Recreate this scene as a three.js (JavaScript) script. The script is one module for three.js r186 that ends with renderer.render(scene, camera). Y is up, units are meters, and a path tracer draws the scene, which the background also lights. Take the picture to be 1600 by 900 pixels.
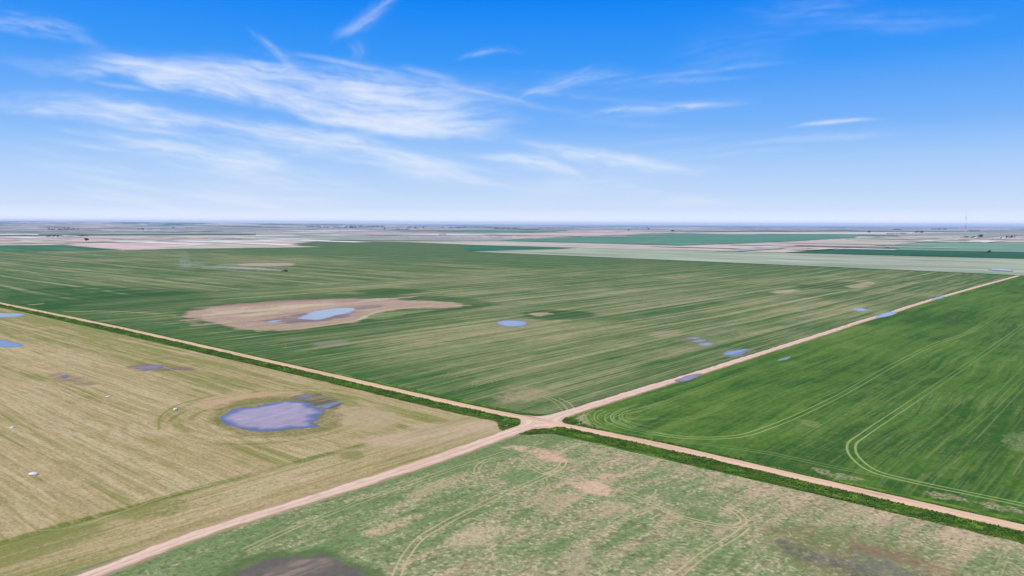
import * as THREE from 'three';
import { mergeGeometries } from 'three/addons/utils/BufferGeometryUtils.js';

// ───────────────────────── camera ─────────────────────────
const scene = new THREE.Scene();
const R = THREE.MathUtils.degToRad;
const EYE = 100, FOV = 42.406;
const camera = new THREE.PerspectiveCamera(FOV, 16 / 9, 1, 120000);
camera.position.set(0, EYE, 0);
camera.rotation.order = 'YXZ';
camera.rotation.set(R(-4.915), 0, R(0.233));
camera.updateMatrixWorld(true); camera.updateProjectionMatrix();

// ───────────────────────── sun and exposure ─────────────────────────
const SUN = new THREE.Vector3(-0.62, 0.86, 0.30).normalize();
const sun = new THREE.DirectionalLight(new THREE.Color().setRGB(1, 0.95, 0.86), 4.6);
sun.position.copy(SUN).multiplyScalar(3000); sun.target.position.set(0, 0, -300);
sun.position.add(sun.target.position);
sun.castShadow = true; sun.shadow.mapSize.set(4096, 4096);
Object.assign(sun.shadow.camera, { left: -1500, right: 1500, top: 1500, bottom: -1500, near: 10, far: 8000 });
scene.add(sun, sun.target);
const renderer = new THREE.WebGLRenderer({ antialias: true });
renderer.toneMapping = THREE.LinearToneMapping;
renderer.toneMappingExposure = 1.0;
renderer.shadowMap.enabled = true;

// ───────────────────────── helpers: random, noise ─────────────────────────
function rng(seed) { let a = seed >>> 0; return () => { a = (a + 0x6D2B79F5) | 0; let t = Math.imul(a ^ (a >>> 15), 1 | a); t = (t + Math.imul(t ^ (t >>> 7), 61 | t)) ^ t; return ((t ^ (t >>> 14)) >>> 0) / 4294967296; }; }
const TAB = new Float32Array(512 * 512); { const r = rng(77); for (let i = 0; i < TAB.length; i++) TAB[i] = r(); }
function n2(x, y) {
  const xi = Math.floor(x), yi = Math.floor(y); let fx = x - xi, fy = y - yi;
  fx = fx * fx * (3 - 2 * fx); fy = fy * fy * (3 - 2 * fy);
  const x0 = xi & 511, x1 = (xi + 1) & 511, y0 = (yi & 511) << 9, y1 = ((yi + 1) & 511) << 9;
  const a = TAB[y0 + x0], b = TAB[y0 + x1], c = TAB[y1 + x0], d = TAB[y1 + x1];
  return a + (b - a) * fx + (c - a + (a - b - c + d) * fx) * fy;
}
const fbm = (x, y, o = 4) => { let s = 0, a = 0.5, n = 0; for (let i = 0; i < o; i++) { s += a * n2(x, y); n += a; a *= 0.5; x = x * 2.03 + 17.3; y = y * 2.03 + 9.1; } return s / n; };
const clamp = (v, a = 0, b = 1) => v < a ? a : v > b ? b : v;
const sm = (a, b, v) => { v = clamp((v - a) / (b - a)); return v * v * (3 - 2 * v); };
const lin = c => { c /= 255; return c <= 0.04045 ? c / 12.92 : ((c + 0.055) / 1.055) ** 2.4; };
const srgb = c => c <= 0.0031308 ? 12.92 * c : 1.055 * c ** (1 / 2.4) - 0.055;
// surface tint seen in plain daylight -> base colour
const LIGHT = [1.30, 1.36, 1.66];
const tint = (r, g, b) => [lin(r) / LIGHT[0], lin(g) / LIGHT[1], lin(b) / LIGHT[2]];

// ───────────────────────── survey: where things stand ─────────────────────────
const _v = new THREE.Vector3();
function sight(u, v) { return _v.set(u / 800 - 1, 1 - v / 450, 0.5).unproject(camera).sub(camera.position).normalize().clone(); }
function ground(u, v) { const d = sight(u, v); const k = -EYE / d.y; return [d.x * k, d.z * k]; }
// road grid: s runs along the gravel grid road, t along the dirt road; metres from the crossing
const C0 = [17.77, -369.64], DA = [0.76582, 0.64306], DB = [0.66019, -0.7511];
const DET = DA[0] * DB[1] - DB[0] * DA[1];
const toST = (x, z) => { x -= C0[0]; z -= C0[1]; return [(x * DB[1] - DB[0] * z) / DET, (DA[0] * z - DA[1] * x) / DET]; };
const toXZ = (s, t) => [C0[0] + s * DA[0] + t * DB[0], C0[1] + s * DA[1] + t * DB[1]];
const st = (u, v) => toST(...ground(u, v));
function spline(pts, step = 1) {
  const c = new THREE.CatmullRomCurve3(pts.map(p => new THREE.Vector3(p[0], 0, p[1])), false, 'centripetal');
  const n = Math.max(4, Math.ceil(c.getLength() / step));
  return c.getPoints(n).map(p => [p.x, p.z]);
}

// ───────────────────────── sky ─────────────────────────
{
  const W = 4096, H = 2048, data = new Float32Array(W * H * 4);
  const grad = [[0, 1.18, 1.24, 1.36], [0.25, 1.04, 1.10, 1.24], [0.6, .86, .95, 1.10], [1.2, .68, .80, 1.0], [2.4, .55, .715, .975], [4.9, .37, .60, .97], [7.2, .20, .465, .965], [11.8, .045, .32, .945], [16.3, .004, .235, .91], [25, .012, .20, .80], [45, .045, .19, .66], [90, .06, .18, .55]];
  const air = el => { let i = 0; while (i < grad.length - 2 && el > grad[i + 1][0]) i++; const a = grad[i], b = grad[i + 1], k = clamp((el - a[0]) / (b[0] - a[0])); return [a[1] + (b[1] - a[1]) * k, a[2] + (b[2] - a[2]) * k, a[3] + (b[3] - a[3]) * k]; };
  const AE = (u, v) => { const d = sight(u, v); return [Math.atan2(d.x, -d.z) * 180 / Math.PI, Math.asin(d.y) * 180 / Math.PI]; };
  // cirrus strokes: path, half width either side (up, down) in degrees, density, streak length, roughness of break-up
  const strokes = [
    [[[-60, 100], [60, 108], [190, 114], [290, 122], [380, 145], [470, 172], [600, 198], [740, 212], [860, 222]], 1.0, 0.5, 0.95, 5, 0.55],
    [[[120, 100], [250, 104], [380, 112], [500, 128], [640, 142], [800, 135], [830, 120]], 1.0, 0.9, 0.50, 6, 0.75],
    [[[420, 150], [540, 160], [680, 168], [830, 160]], 1.3, 1.3, 0.55, 6, 0.7],
    [[[520, 190], [650, 195], [780, 192], [850, 180]], 1.0, 0.9, 0.42, 6, 0.7],
    [[[-80, 165], [20, 165], [120, 168], [200, 177], [300, 190], [390, 205]], 0.8, 0.5, 0.85, 5, 0.6],
    [[[230, 172], [330, 190], [420, 205], [520, 225], [620, 245], [700, 268], [780, 295]], 0.6, 0.6, 0.85, 5, 0.55],
    [[[420, 195], [520, 212], [600, 212]], 0.35, 0.3, 0.35, 4, 0.7],
    [[[130, 225], [240, 232], [340, 250], [440, 270], [500, 295]], 1.0, 1.1, 0.5, 5, 0.75],
    [[[300, 262], [400, 262], [480, 240]], 0.8, 0.6, 0.24, 4, 0.75],
    [[[560, 250], [680, 265], [740, 280], [790, 300]], 1.0, 1.0, 0.28, 6, 0.7],
    [[[645, -28], [605, 5], [583, 24], [548, 46], [505, 66]], 0.5, 0.42, 0.24, 3, 0.95],
    [[[376, 36], [408, 64], [438, 90], [470, 124]], 0.3, 0.25, 0.2, 3, 0.9],
    [[[540, 60], [560, 80], [556, 105]], 0.5, 0.4, 0.12, 3, 0.8],
    [[[700, 96], [748, 83], [785, 78], [830, 84]], 0.22, 0.18, 0.18, 3, 0.9],
    [[[770, 165], [850, 140], [930, 120], [1010, 106]], 0.6, 0.42, 0.24, 4, 0.85],
    [[[880, 186], [970, 171], [1060, 168], [1200, 158]], 0.32, 0.25, 0.38, 5, 0.8],
    [[[1215, 201], [1290, 191.5], [1340, 186.5], [1395, 186]], 0.13, 0.11, 0.75, 4, 0.5],
    [[[1150, 222], [1260, 218], [1440, 208]], 0.3, 0.25, 0.16, 5, 0.5],
    [[[725, 244], [795, 245], [850, 254], [905, 272], [940, 290]], 0.36, 0.4, 0.55, 3, 0.7],
    [[[770, 218], [890, 237], [980, 254], [1040, 263], [1150, 264]], 0.5, 0.5, 0.7, 4, 0.65],
    [[[740, 290], [860, 298], [960, 292], [1100, 315]], 0.9, 0.8, 0.22, 5, 0.7],
    [[[1000, 318], [1090, 314], [1160, 322]], 0.35, 0.35, 0.28, 4, 0.6],
    [[[1130, 12], [1200, 22], [1300, 12], [1400, 4]], 0.8, 0.6, 0.08, 6, 0.8],
    [[[1190, 55], [1320, 38], [1460, 36], [1610, 18]], 0.7, 0.5, 0.08, 8, 0.8],
    [[[1000, 120], [1150, 80], [1300, 70]], 1.6, 1.4, 0.05, 8, 0.8],
    [[[200, 290], [420, 300], [620, 310]], 1.6, 1.4, 0.18, 8, 0.7],
    [[[-80, 28], [20, 36], [90, 46], [180, 76]], 0.5, 0.5, 0.35, 4, 0.85],
  ];
  { const r = rng(8); for (let i = 0; i < 60; i++) { const u = 120 + 1050 * r(), v = 90 + 230 * r(), l = 60 + 150 * r(), sl = 0.16 + 0.1 * (r() - 0.5) - 0.28 * sm(700, 1150, u); strokes.push([[[u - l, v - l * sl - 4 * r()], [u, v], [u + l, v + l * sl + 5 * r()]], 0.10 + 0.2 * r(), 0.08 + 0.16 * r(), (0.08 + 0.2 * r()) * (u < 800 ? 1 : 0.4), 5, 0.8]); } }
  const A0 = -50, A1 = 50, E1 = 22, ST = 0.07, MW = Math.round((A1 - A0) / ST), MH = Math.round(E1 / ST), mask = new Float32Array(MW * MH);
  strokes.forEach(([pts, up, dn, den, len, rough], q) => {
    const line = spline(pts.map(p => AE(...p)), 0.25), L = [0]; for (let i = 1; i < line.length; i++) L[i] = L[i - 1] + Math.hypot(line[i][0] - line[i - 1][0], line[i][1] - line[i - 1][1]);
    const total = L[L.length - 1], reach = Math.max(up, dn) * 2.4;
    const lo = line.reduce((a, p) => [Math.min(a[0], p[0]), Math.min(a[1], p[1])], [99, 99]), hi = line.reduce((a, p) => [Math.max(a[0], p[0]), Math.max(a[1], p[1])], [-99, -99]);
    for (let j = Math.max(0, ((lo[1] - reach) / ST) | 0); j < Math.min(MH, (hi[1] + reach) / ST); j++) for (let i = Math.max(0, ((lo[0] - reach - A0) / ST) | 0); i < Math.min(MW, (hi[0] + reach - A0) / ST); i++) {
      const a = A0 + i * ST, e = j * ST; let best = 1e9, along = 0, side = 1;
      for (let k = 1; k < line.length; k++) {
        const px = line[k - 1][0], py = line[k - 1][1], dx = line[k][0] - px, dy = line[k][1] - py, ll = dx * dx + dy * dy;
        const m = clamp(((a - px) * dx + (e - py) * dy) / ll), ex = a - px - dx * m, ey = e - py - dy * m, d2 = ex * ex + ey * ey;
        if (d2 < best) { best = d2; along = L[k - 1] + m * Math.sqrt(ll); side = ey > 0 ? 1 : -1; }
      }
      const d = Math.sqrt(best) * side, wob = (fbm(along / 2.2 + q * 9, d * 0.6 + q * 5, 3) - 0.5) * 1.1 * Math.max(up, dn);
      const ta = 0.45 + 0.55 * Math.sin(Math.PI * clamp(along / total)), w = (d + wob > 0 ? up : dn) * ta, x = (d + wob) / w, env = Math.exp(-x * x * 1.1) * sm(0, total * 0.42, along) * sm(0, total * 0.45, total - along);
      const warp = (fbm(along / 1.7 + 3 * q, d * 1.3, 3) - 0.5) * 0.9;
      const streak = 0.55 * fbm(along / len + q * 13, (d + warp) * 3.2 + q * 7, 4) + 0.45 * fbm(along / len * 2.6 + q * 3, (d + warp * 0.6) * 9 + q * 5, 3);
      mask[j * MW + i] += den * env * (1 - rough + rough * 2.1 * sm(0.28, 0.74, streak));
    }
  });
  const sunAz = Math.atan2(SUN.x, -SUN.z);
  for (let j = H / 2; j < H; j++) {
    const el = ((j + 0.5) / H - 0.5) * 180, base = air(el), ce = Math.cos(R(el)), se = Math.sin(R(el));
    for (let i = 0; i < W; i++) {
      const phi = ((i + 0.5) / W - 0.5) * 2 * Math.PI;              // atan2(z, x)
      const dx = ce * Math.cos(phi), dz = ce * Math.sin(phi), az = Math.atan2(dx, -dz) * 180 / Math.PI;
      const cs = dx * SUN.x + se * SUN.y + dz * SUN.z;
      const glow = 0.10 * Math.max(0, cs) ** 2 + 0.05 * Math.max(0, cs) ** 8;
      let r = base[0] + glow * 0.6, g = base[1] + glow * 0.6, b = base[2] + glow * 0.25;
      let c = 0;
      if (az > A0 && az < A1 - ST && el < E1 - ST) {
        const fx = (az - A0) / ST, fy = el / ST, x0 = fx | 0, y0 = fy | 0, ax = fx - x0, ay = fy - y0, o = y0 * MW + x0;
        const o2 = y0 + 1 < MH ? o + MW : o;
        c = (mask[o] * (1 - ax) + mask[o + 1] * ax) * (1 - ay) + (mask[o2] * (1 - ax) + mask[o2 + 1] * ax) * ay;
      }
      // loose cirrus over the whole dome, on a layer far above
      const k = 1 / Math.max(se, 0.05), X = dx * k, Z = dz * k, al = X * 0.8 + Z * 0.6, ac = -X * 0.6 + Z * 0.8;
      const wv = (fbm(al * 0.35 + 40, ac * 0.5 + 11, 3) - 0.5) * 1.6;
      const veil = sm(0.55, 0.88, fbm(al * 0.25 + 7, ac * 0.22 + 3, 3)) * sm(0.35, 0.8, fbm(al * 0.5 + wv, (ac + wv) * 2.6, 4));
      c += veil * 0.5 * sm(22, 36, el);
      c = 1 - Math.exp(-c * 0.95);
      r += (0.86 - r) * c; g += (0.91 - g) * c; b += (1.0 - b) * c;
      const o = (j * W + i) * 4; data[o] = r; data[o + 1] = g; data[o + 2] = b; data[o + 3] = 1;
    }
  }
  for (let j = 0; j < H / 2; j++) for (let i = 0; i < W; i++) { const o = (j * W + i) * 4; data[o] = 0.6; data[o + 1] = 0.7; data[o + 2] = 0.9; data[o + 3] = 1; }
  const tex = new THREE.DataTexture(data, W, H, THREE.RGBAFormat, THREE.FloatType);
  tex.mapping = THREE.EquirectangularReflectionMapping; tex.magFilter = THREE.LinearFilter; tex.needsUpdate = true;
  scene.background = tex; scene.environment = tex;
}
scene.fog = new THREE.FogExp2(new THREE.Color().setRGB(0.42, 0.64, 1.0), 2.2e-5);
console.log('sky done');

// ───────────────────────── object helpers ─────────────────────────
const taken = {};
const numbered = n => { const k = taken[n] = (taken[n] ?? -1) + 1; return k ? `${n}_${String(k).padStart(3, '0')}` : n; };
const shade = o => { o.traverse(m => { if (m.isMesh) { m.castShadow = true; m.receiveShadow = true; } }); return o; };
function put(o, name, data) { o.name = numbered(name); Object.assign(o.userData, data); scene.add(shade(o)); return o; }
const struct = (o, name, label, category) => put(o, name, { kind: 'structure', label, category });
const std = (rgb, rough = 1, extra = {}) => new THREE.MeshPhysicalMaterial({ color: new THREE.Color().setRGB(...rgb), roughness: rough, specularIntensity: rough > 0.85 ? 0.12 : 1, ...extra });

// ───────────────────────── roads: centre lines ─────────────────────────
const ptsA = [[0, 474], [100, 494], [200, 515], [300, 537.5], [400, 560], [500, 582.5], [600, 605.5], [700, 628.5], [780, 646.5], [845, 659], [920, 671], [1000, 688.5], [1100, 711], [1200, 734], [1300, 757.5], [1400, 781], [1500, 803.5], [1600, 826]];
const ptsB = [[145, 900], [220, 868], [300, 835.5], [400, 806], [500, 775], [600, 744], [700, 711], [780, 682], [845, 659], [900, 641], [1000, 610], [1100, 580], [1160, 561], [1200, 548.5], [1300, 517], [1345, 502], [1385, 491], [1420, 479], [1465, 465.5], [1520, 450], [1590, 431]];
const lineA = ptsA.map(p => st(...p)), lineB = ptsB.map(p => st(...p));
lineA.unshift([-1250, lineA[0][1]]); lineA.push([420, lineA[lineA.length - 1][1]]);
lineB.unshift([lineB[0][0], -420]);
const lookup = (line, key) => { const val = 1 - key; return x => { let i = 0; while (i < line.length - 2 && x > line[i + 1][key]) i++; const a = line[i], b = line[i + 1], k = clamp((x - a[key]) / (b[key] - a[key])); return a[val] + (b[val] - a[val]) * k; }; };
const _ca = lookup(lineA, 0), _cb = lookup(lineB, 1);
const avg = (f, w) => x => (f(x - w) + f(x - w / 2) + f(x) + f(x + w / 2) + f(x + w)) / 5;
const centreA = avg(_ca, 40), centreB = avg(_cb, 16);
const B_END = lineB[lineB.length - 1][1];
const wA = s => 3.2 + (n2(s / 9, 3.3) - 0.5) * 0.5 + (n2(s / 2.3, 8.3) - 0.5) * 0.3;
const wBbase = t => (t < 0 ? 2.9 + 1.1 * sm(-190, -40, t) : 3.3 + 0.7 * sm(200, 60, t));
const ROADTOP = 0.30;

// ───────────────────────── painted soil tiles (colour of crop, straw and soil) ─────────────────────────
const tiles = [];
function tile(field, s0, s1, t0, t1, w, h) { const T = { field, s0, s1, t0, t1, w, h, d: new Float32Array(w * h * 3), ds: (s1 - s0) / w, dt: (t1 - t0) / h }; tiles.push(T); return T; }
tile('S', 0, 300, -300, 0, 2000, 2000);
tile('W', -330, 0, -330, 0, 2000, 2000);
tile('W', -1200, -330, -330, 0, 1500, 800);
tile('E', 0, 320, 0, 340, 1600, 1700);
tile('E', 0, 320, 340, 800, 800, 1100);
tile('E', 0, 320, 800, 1620, 400, 1000);
tile('N', -500, 0, 0, 400, 1900, 1600);
tile('N', -1200, -500, 0, 400, 1400, 900);
tile('N', -1200, 0, 400, 900, 1500, 900);
tile('N', -3900, -1200, 0, 900, 1100, 600);
tile('N', -3900, 0, 900, 2700, 1600, 900);

const P = {   // base colours
  green: tint(92, 124, 74), sage: tint(126, 146, 104), lush: tint(48, 92, 42), dark: tint(34, 74, 30), yellow: tint(140, 146, 78), olive: tint(134, 138, 74),
  straw: tint(186, 166, 126), pale: tint(204, 186, 150), pink: tint(214, 182, 160), soil: tint(186, 156, 136), brown: tint(140, 118, 102), grey: tint(158, 150, 140),
};
const o3 = [0, 0, 0];
const set = c => { o3[0] = c[0]; o3[1] = c[1]; o3[2] = c[2]; };
const mix = (c, k) => { if (k <= 0) return; if (k > 1) k = 1; o3[0] += (c[0] - o3[0]) * k; o3[1] += (c[1] - o3[1]) * k; o3[2] += (c[2] - o3[2]) * k; };
const gain = k => { o3[0] *= k; o3[1] *= k; o3[2] *= k; };
const pondW = st(425, 650);

const paint = {
  N(s, t) {
    const quarter = sm(-780, -860, s + (n2(t / 60, 4) - 0.5) * 30);
    const wv = (fbm(s / 160, t / 160, 2) - 0.5) * 30;
    // seed rows run with the dirt road in the near quarter and with the grid road beyond
    const ac = quarter > 0.5 ? t : s, al = quarter > 0.5 ? s : t;
    const ac2 = ac + wv * 0.25;
    const st1 = fbm(ac2 / 9, al / 260 + 5, 3), st2 = n2(ac2 / 3.4 + 9, al / 120), st3 = n2(ac2 / 30 + 3, al / 500 + 1);
    const big = fbm(s / 210 + 3, t / 210 + 8, 3), mid = fbm(s / 46 + 1, t / 46 + 2, 3);
    let k = 0.50 + (st1 - 0.5) * 1.25 + (st2 - 0.5) * 0.45 + (st3 - 0.5) * 0.45 + (big - 0.5) * 0.95 + (mid - 0.5) * 0.55;
    k -= 0.45 * sm(75, 20, t + (n2(s / 40, 1) - 0.5) * 30) * sm(20, 70, -s) + 0.1 * sm(900, 1300, t) + 0.62 * sm(880, 1300, t + (fbm(s / 300, t / 80, 2) - 0.5) * 300) * sm(-200, -700, s);
    k -= 0.30 * sm(-520, -700, s) * sm(260, 120, t);
    k += 0.14 * sm(-420, -60, s) * sm(20, 120, t) * sm(1300, 300, t);
    set(tint(100, 124, 76)); mix(tint(72, 110, 58), sm(0.5, 0.1, k) * 0.95); mix(tint(130, 140, 98), sm(0.42, 0.72, k) * 0.85); mix(tint(168, 160, 122), sm(0.66, 1.1, k) * 0.85);
    // each pass of the seeder leaves a pale line with thicker crop beside it
    const wp = quarter > 0.5 ? 74 : 46, p4 = (ac + wv * 0.5) / wp + (n2(al / 900, 3) - 0.5) * 0.25, r4 = Math.round(p4), f4 = (p4 - r4) * wp, o4 = 0.35 + 0.65 * sm(0.25, 0.7, n2(al / 420 + r4 * 5.3, r4 * 3.7));
    mix(tint(176, 172, 132), sm(wp * 0.11, wp * 0.02, Math.abs(f4)) * 0.62 * o4 * sm(20, 60, t)); mix(tint(62, 100, 50), sm(wp * 0.11, wp * 0.02, Math.abs(f4 - wp * 0.16)) * 0.5 * o4); mix(tint(164, 160, 122), sm(wp * 0.07, wp * 0.01, Math.abs(f4 + wp * 0.3)) * 0.4 * (1 - o4));
    // thin straw lines between the passes, darker crop beside them
    const ph = ac2 / 8.75 + (n2(al / 300, 7) - 0.5) * 0.3, rn = Math.round(ph), f = Math.abs(ph - rn) * 8.75, on = sm(0.3, 0.62, n2(al / 90 + rn * 3.1, rn * 7.7));
    mix(tint(176, 168, 128), sm(1.3, 0.2, f) * 0.42 * on); mix(tint(70, 106, 54), sm(0.55, 0.8, n2(ac2 / 1.7, al / 50 + 30)) * 0.30); mix(tint(160, 156, 116), sm(0.58, 0.82, n2(ac2 / 1.4 + 60, al / 34 + 30)) * 0.28);
    gain(0.66 + 0.14 * n2(s / 7 + 3, t / 10) + 0.22 * n2(s / 2.6, t / 4.5) + 0.18 * n2(s / 1.2, t / 1.6) + 0.12 * n2(s / 0.55, t / 0.55));
  },
  W(s, t) {
    const rowT = s > -37 + (n2(t / 20, 5) - 0.5) * 1.2;                 // headland along the dirt road
    const wv = (fbm(s / 90 + 7, t / 90, 2) - 0.5) * 14;
    const ac = rowT ? s : t + wv * 0.25, al = rowT ? t : s;
    const a1 = fbm(ac / 4.2, al / 170, 3), a2 = n2(ac / 1.5, al / 60), a3 = n2(ac / 11 + 4, al / 300);
    const big = fbm(s / 80 + 30, t / 80, 3), mid = fbm(s / 16, t / 16 + 40, 3);
    let k = 0.54 + (a1 - 0.5) * 1.5 + (a2 - 0.5) * 0.8 + (a3 - 0.5) * 0.7 + (big - 0.5) * 1.1 + (mid - 0.5) * 0.5;   // 0 green … 1 straw
    k -= 0.30 * sm(-70, -22, t) * sm(-40, -160, s) + 0.08 * sm(-300, -500, s);
    k += 0.25 * sm(-120, -200, t) + 0.1 * sm(-90, 0, s);
    if (rowT) k = 0.62 + (a1 - 0.5) * 0.9 + (a2 - 0.5) * 0.5 + (big - 0.5) * 1.0 - 0.5 * sm(-150, -210, t) * sm(-14, -22, s);
    const pr = Math.hypot(s - pondW[0], (t - pondW[1]) * 1.05), pa = Math.atan2(t - pondW[1], s - pondW[0]);
    if (pr < 85) { const w = sm(78, 50, pr + (n2(pa * 2 + 9, 3) - 0.5) * 26), kk = 0.36 + (fbm(pr / 3.4 + 7, pa * 1.6 + 9, 3) - 0.5) * 2.0 + (fbm(pr / 12, pa * 0.9 + 30, 2) - 0.5) * 1.6 + (mid - 0.5) * 0.7; k += (kk - k) * w; }
    set(P.straw); mix(P.olive, sm(0.55, 0.05, k) * 0.75); mix(P.yellow, sm(0.25, -0.1, k) * 0.5); mix(P.pale, sm(0.75, 1.05, k) * 0.7); mix(P.pink, sm(0.62, 0.9, fbm(s / 22 + 9, t / 22, 3)) * 0.35);
    // the green seam where the two seeding directions meet
    const seam = s + 37.5 - (n2(t / 9, 2) - 0.5) * 1.4;
    mix(tint(112, 128, 56), sm(3.6, 1.2, Math.abs(seam)) * (0.35 + 0.65 * sm(0.35, 0.62, n2(t / 16, 12))) * sm(-70, -92, t));
    mix(P.pale, sm(0.5, 0.8, n2(ac / 0.8 + 17, al / 22)) * 0.32); mix(P.olive, sm(0.55, 0.82, n2(ac / 0.9 + 50, al / 18)) * 0.36); mix(tint(150, 128, 96), sm(0.62, 0.85, n2(s / 0.9 + 5, t / 0.7)) * 0.4);
    gain(0.70 + 0.16 * n2(ac / 1.0, al / 5) + 0.22 * n2(s / 1.0, t / 0.8) + 0.2 * n2(s / 0.4, t / 0.4));
  },
  E(s, t) {
    const wv = (fbm(s / 70, t / 70, 2) - 0.5) * 8;
    const a1 = fbm((s + wv) / 5, t / 150, 3), a2 = n2((s + wv) / 1.3, t / 40), big = fbm(s / 60 + 11, t / 120 + 3, 3), mid = fbm(s / 14, t / 22, 3);
    const k = 0.34 + (a1 - 0.5) * 0.9 + (a2 - 0.5) * 0.5 + (big - 0.5) * 1.3 + (mid - 0.5) * 0.6;
    set(tint(86, 122, 52)); mix(tint(64, 102, 44), sm(0.38, -0.05, k)); mix(tint(108, 136, 64), sm(0.4, 0.8, k) * 0.8); mix(tint(126, 140, 84), sm(0.72, 1.15, k) * 0.6);
    mix(tint(150, 156, 112), sm(0.5, 0.85, n2((s + wv) / 0.6 + 70, t / 16)) * 0.26 * sm(0.35, 0.65, fbm(s / 40 + 5, t / 50 + 8, 3)) * sm(50, 120, s));
    mix(tint(112, 120, 54), sm(0.6, 0.8, fbm(s / 4 + 3, t / 5, 3)) * 0.4);
    gain(0.64 + 0.28 * n2(s / 1.6, t / 2.6) + 0.26 * n2(s / 0.7, t / 1.0) + 0.16 * n2(s / 0.3, t / 0.3));
  },
  S(s, t) {
    const wv = (fbm(s / 50 + 2, t / 50, 3) - 0.5) * 14;
    const a1 = fbm((s + wv) / 6, t / 48, 3), a2 = n2((s + wv) / 2.0, t / 14), big = fbm(s / 55 + 4, t / 55 + 6, 3), mid = fbm((s + wv) / 6 + 4, t / 17, 4);
    let k = 0.52 + (a1 - 0.5) * 1.0 + (a2 - 0.5) * 0.5 + (big - 0.5) * 0.9 + (mid - 0.5) * 1.1;
    k -= 0.55 * sm(16, 7, s); k += 0.36 * sm(-44, -20, t) * sm(20, 60, s) + 0.10 * sm(60, 140, s) - 0.14 * sm(70, 30, s);
    set(tint(146, 156, 114)); mix(tint(120, 144, 94), sm(0.46, 0.05, k) * 0.9); mix(tint(160, 158, 124), sm(0.45, 0.7, k) * 0.8); mix(tint(184, 166, 138), sm(0.64, 1.0, k) * 0.75); mix(P.pink, sm(0.95, 1.3, k) * 0.5);
    const fl = 0.6 * n2(s / 0.95 + 20, t / 0.95) + 0.4 * n2(s / 0.6, t / 0.6 + 9), fg = 0.6 * n2(s / 1.2, t / 1.2 + 60) + 0.4 * n2(s / 0.7 + 80, t / 0.7);
    mix(tint(208, 196, 162), sm(0.52, 0.72, fl) * 0.7 * sm(-0.1, 0.6, k)); mix(tint(108, 132, 82), sm(0.52, 0.72, fg) * 0.65 * sm(1.3, 0.3, k)); mix(tint(112, 104, 80), sm(0.64, 0.82, n2(s / 1.1 + 31, t / 1.1)) * 0.5);
    gain(0.68 + 0.24 * n2(s / 1.1, t / 1.1) + 0.24 * n2(s / 0.5, t / 0.5) + 0.16 * n2(s / 0.25, t / 0.25));
  },
};
// rough grass beside the roads: how much of a spot is verge
function vergeAt(s, t) {
  const ca = centreA(s), n = (fbm(s / 6 + 3, t / 6, 2) - 0.5) * 3.2, d = t - ca;
  const cb = centreB(t), e = s - cb, ae = Math.abs(e);
  const D = d < 0 ? 14.2 + 11 * sm(20, 5, ae) : e < 0 ? 5.6 + 6 * sm(26, 5, ae) : 5.6 + 13 * sm(27, 4, ae);   // the grass widens at the corners of the crossing
  const k = sm(D + 1.1, D - 0.7, Math.abs(d) + n * (d < 0 ? 0.5 : 0.35));
  return k;
}
for (const T of tiles) {
  const f = paint[T.field]; let o = 0; const fine = T.ds < 0.5;
  for (let j = 0; j < T.h; j++) for (let i = 0; i < T.w; i++, o += 3) {
    const s = T.s0 + (i + 0.5) * T.ds, t = T.t0 + (j + 0.5) * T.dt;
    f(s, t);
    if (t < 30 && t > -45) { const v = vergeAt(s, t); if (v > 0) { const q = fbm(s / 1.6, t / 1.6, 3); mix(tint(64, 100, 36), v * 0.95); mix(tint(84, 122, 44), v * sm(0.4, 0.6, q) * 0.8); mix(tint(112, 142, 52), v * sm(0.54, 0.72, q) * 0.7); } }
    const e = Math.abs(s - centreB(t)), w = wBbase(t);                  // dirt-road margins: thrown soil, then grass on the N side
    if (e < w + 6) { const q = n2(s / 1.5, t / 6); mix(s < centreB(t) && t > 0 ? tint(112, 100, 82) : P.soil, sm(w + 2.2 + q * 1.5, w + 0.3, e) * 0.75); }
    T.d[o] = o3[0]; T.d[o + 1] = o3[1]; T.d[o + 2] = o3[2];
  }
}
console.log('fields painted');

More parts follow.
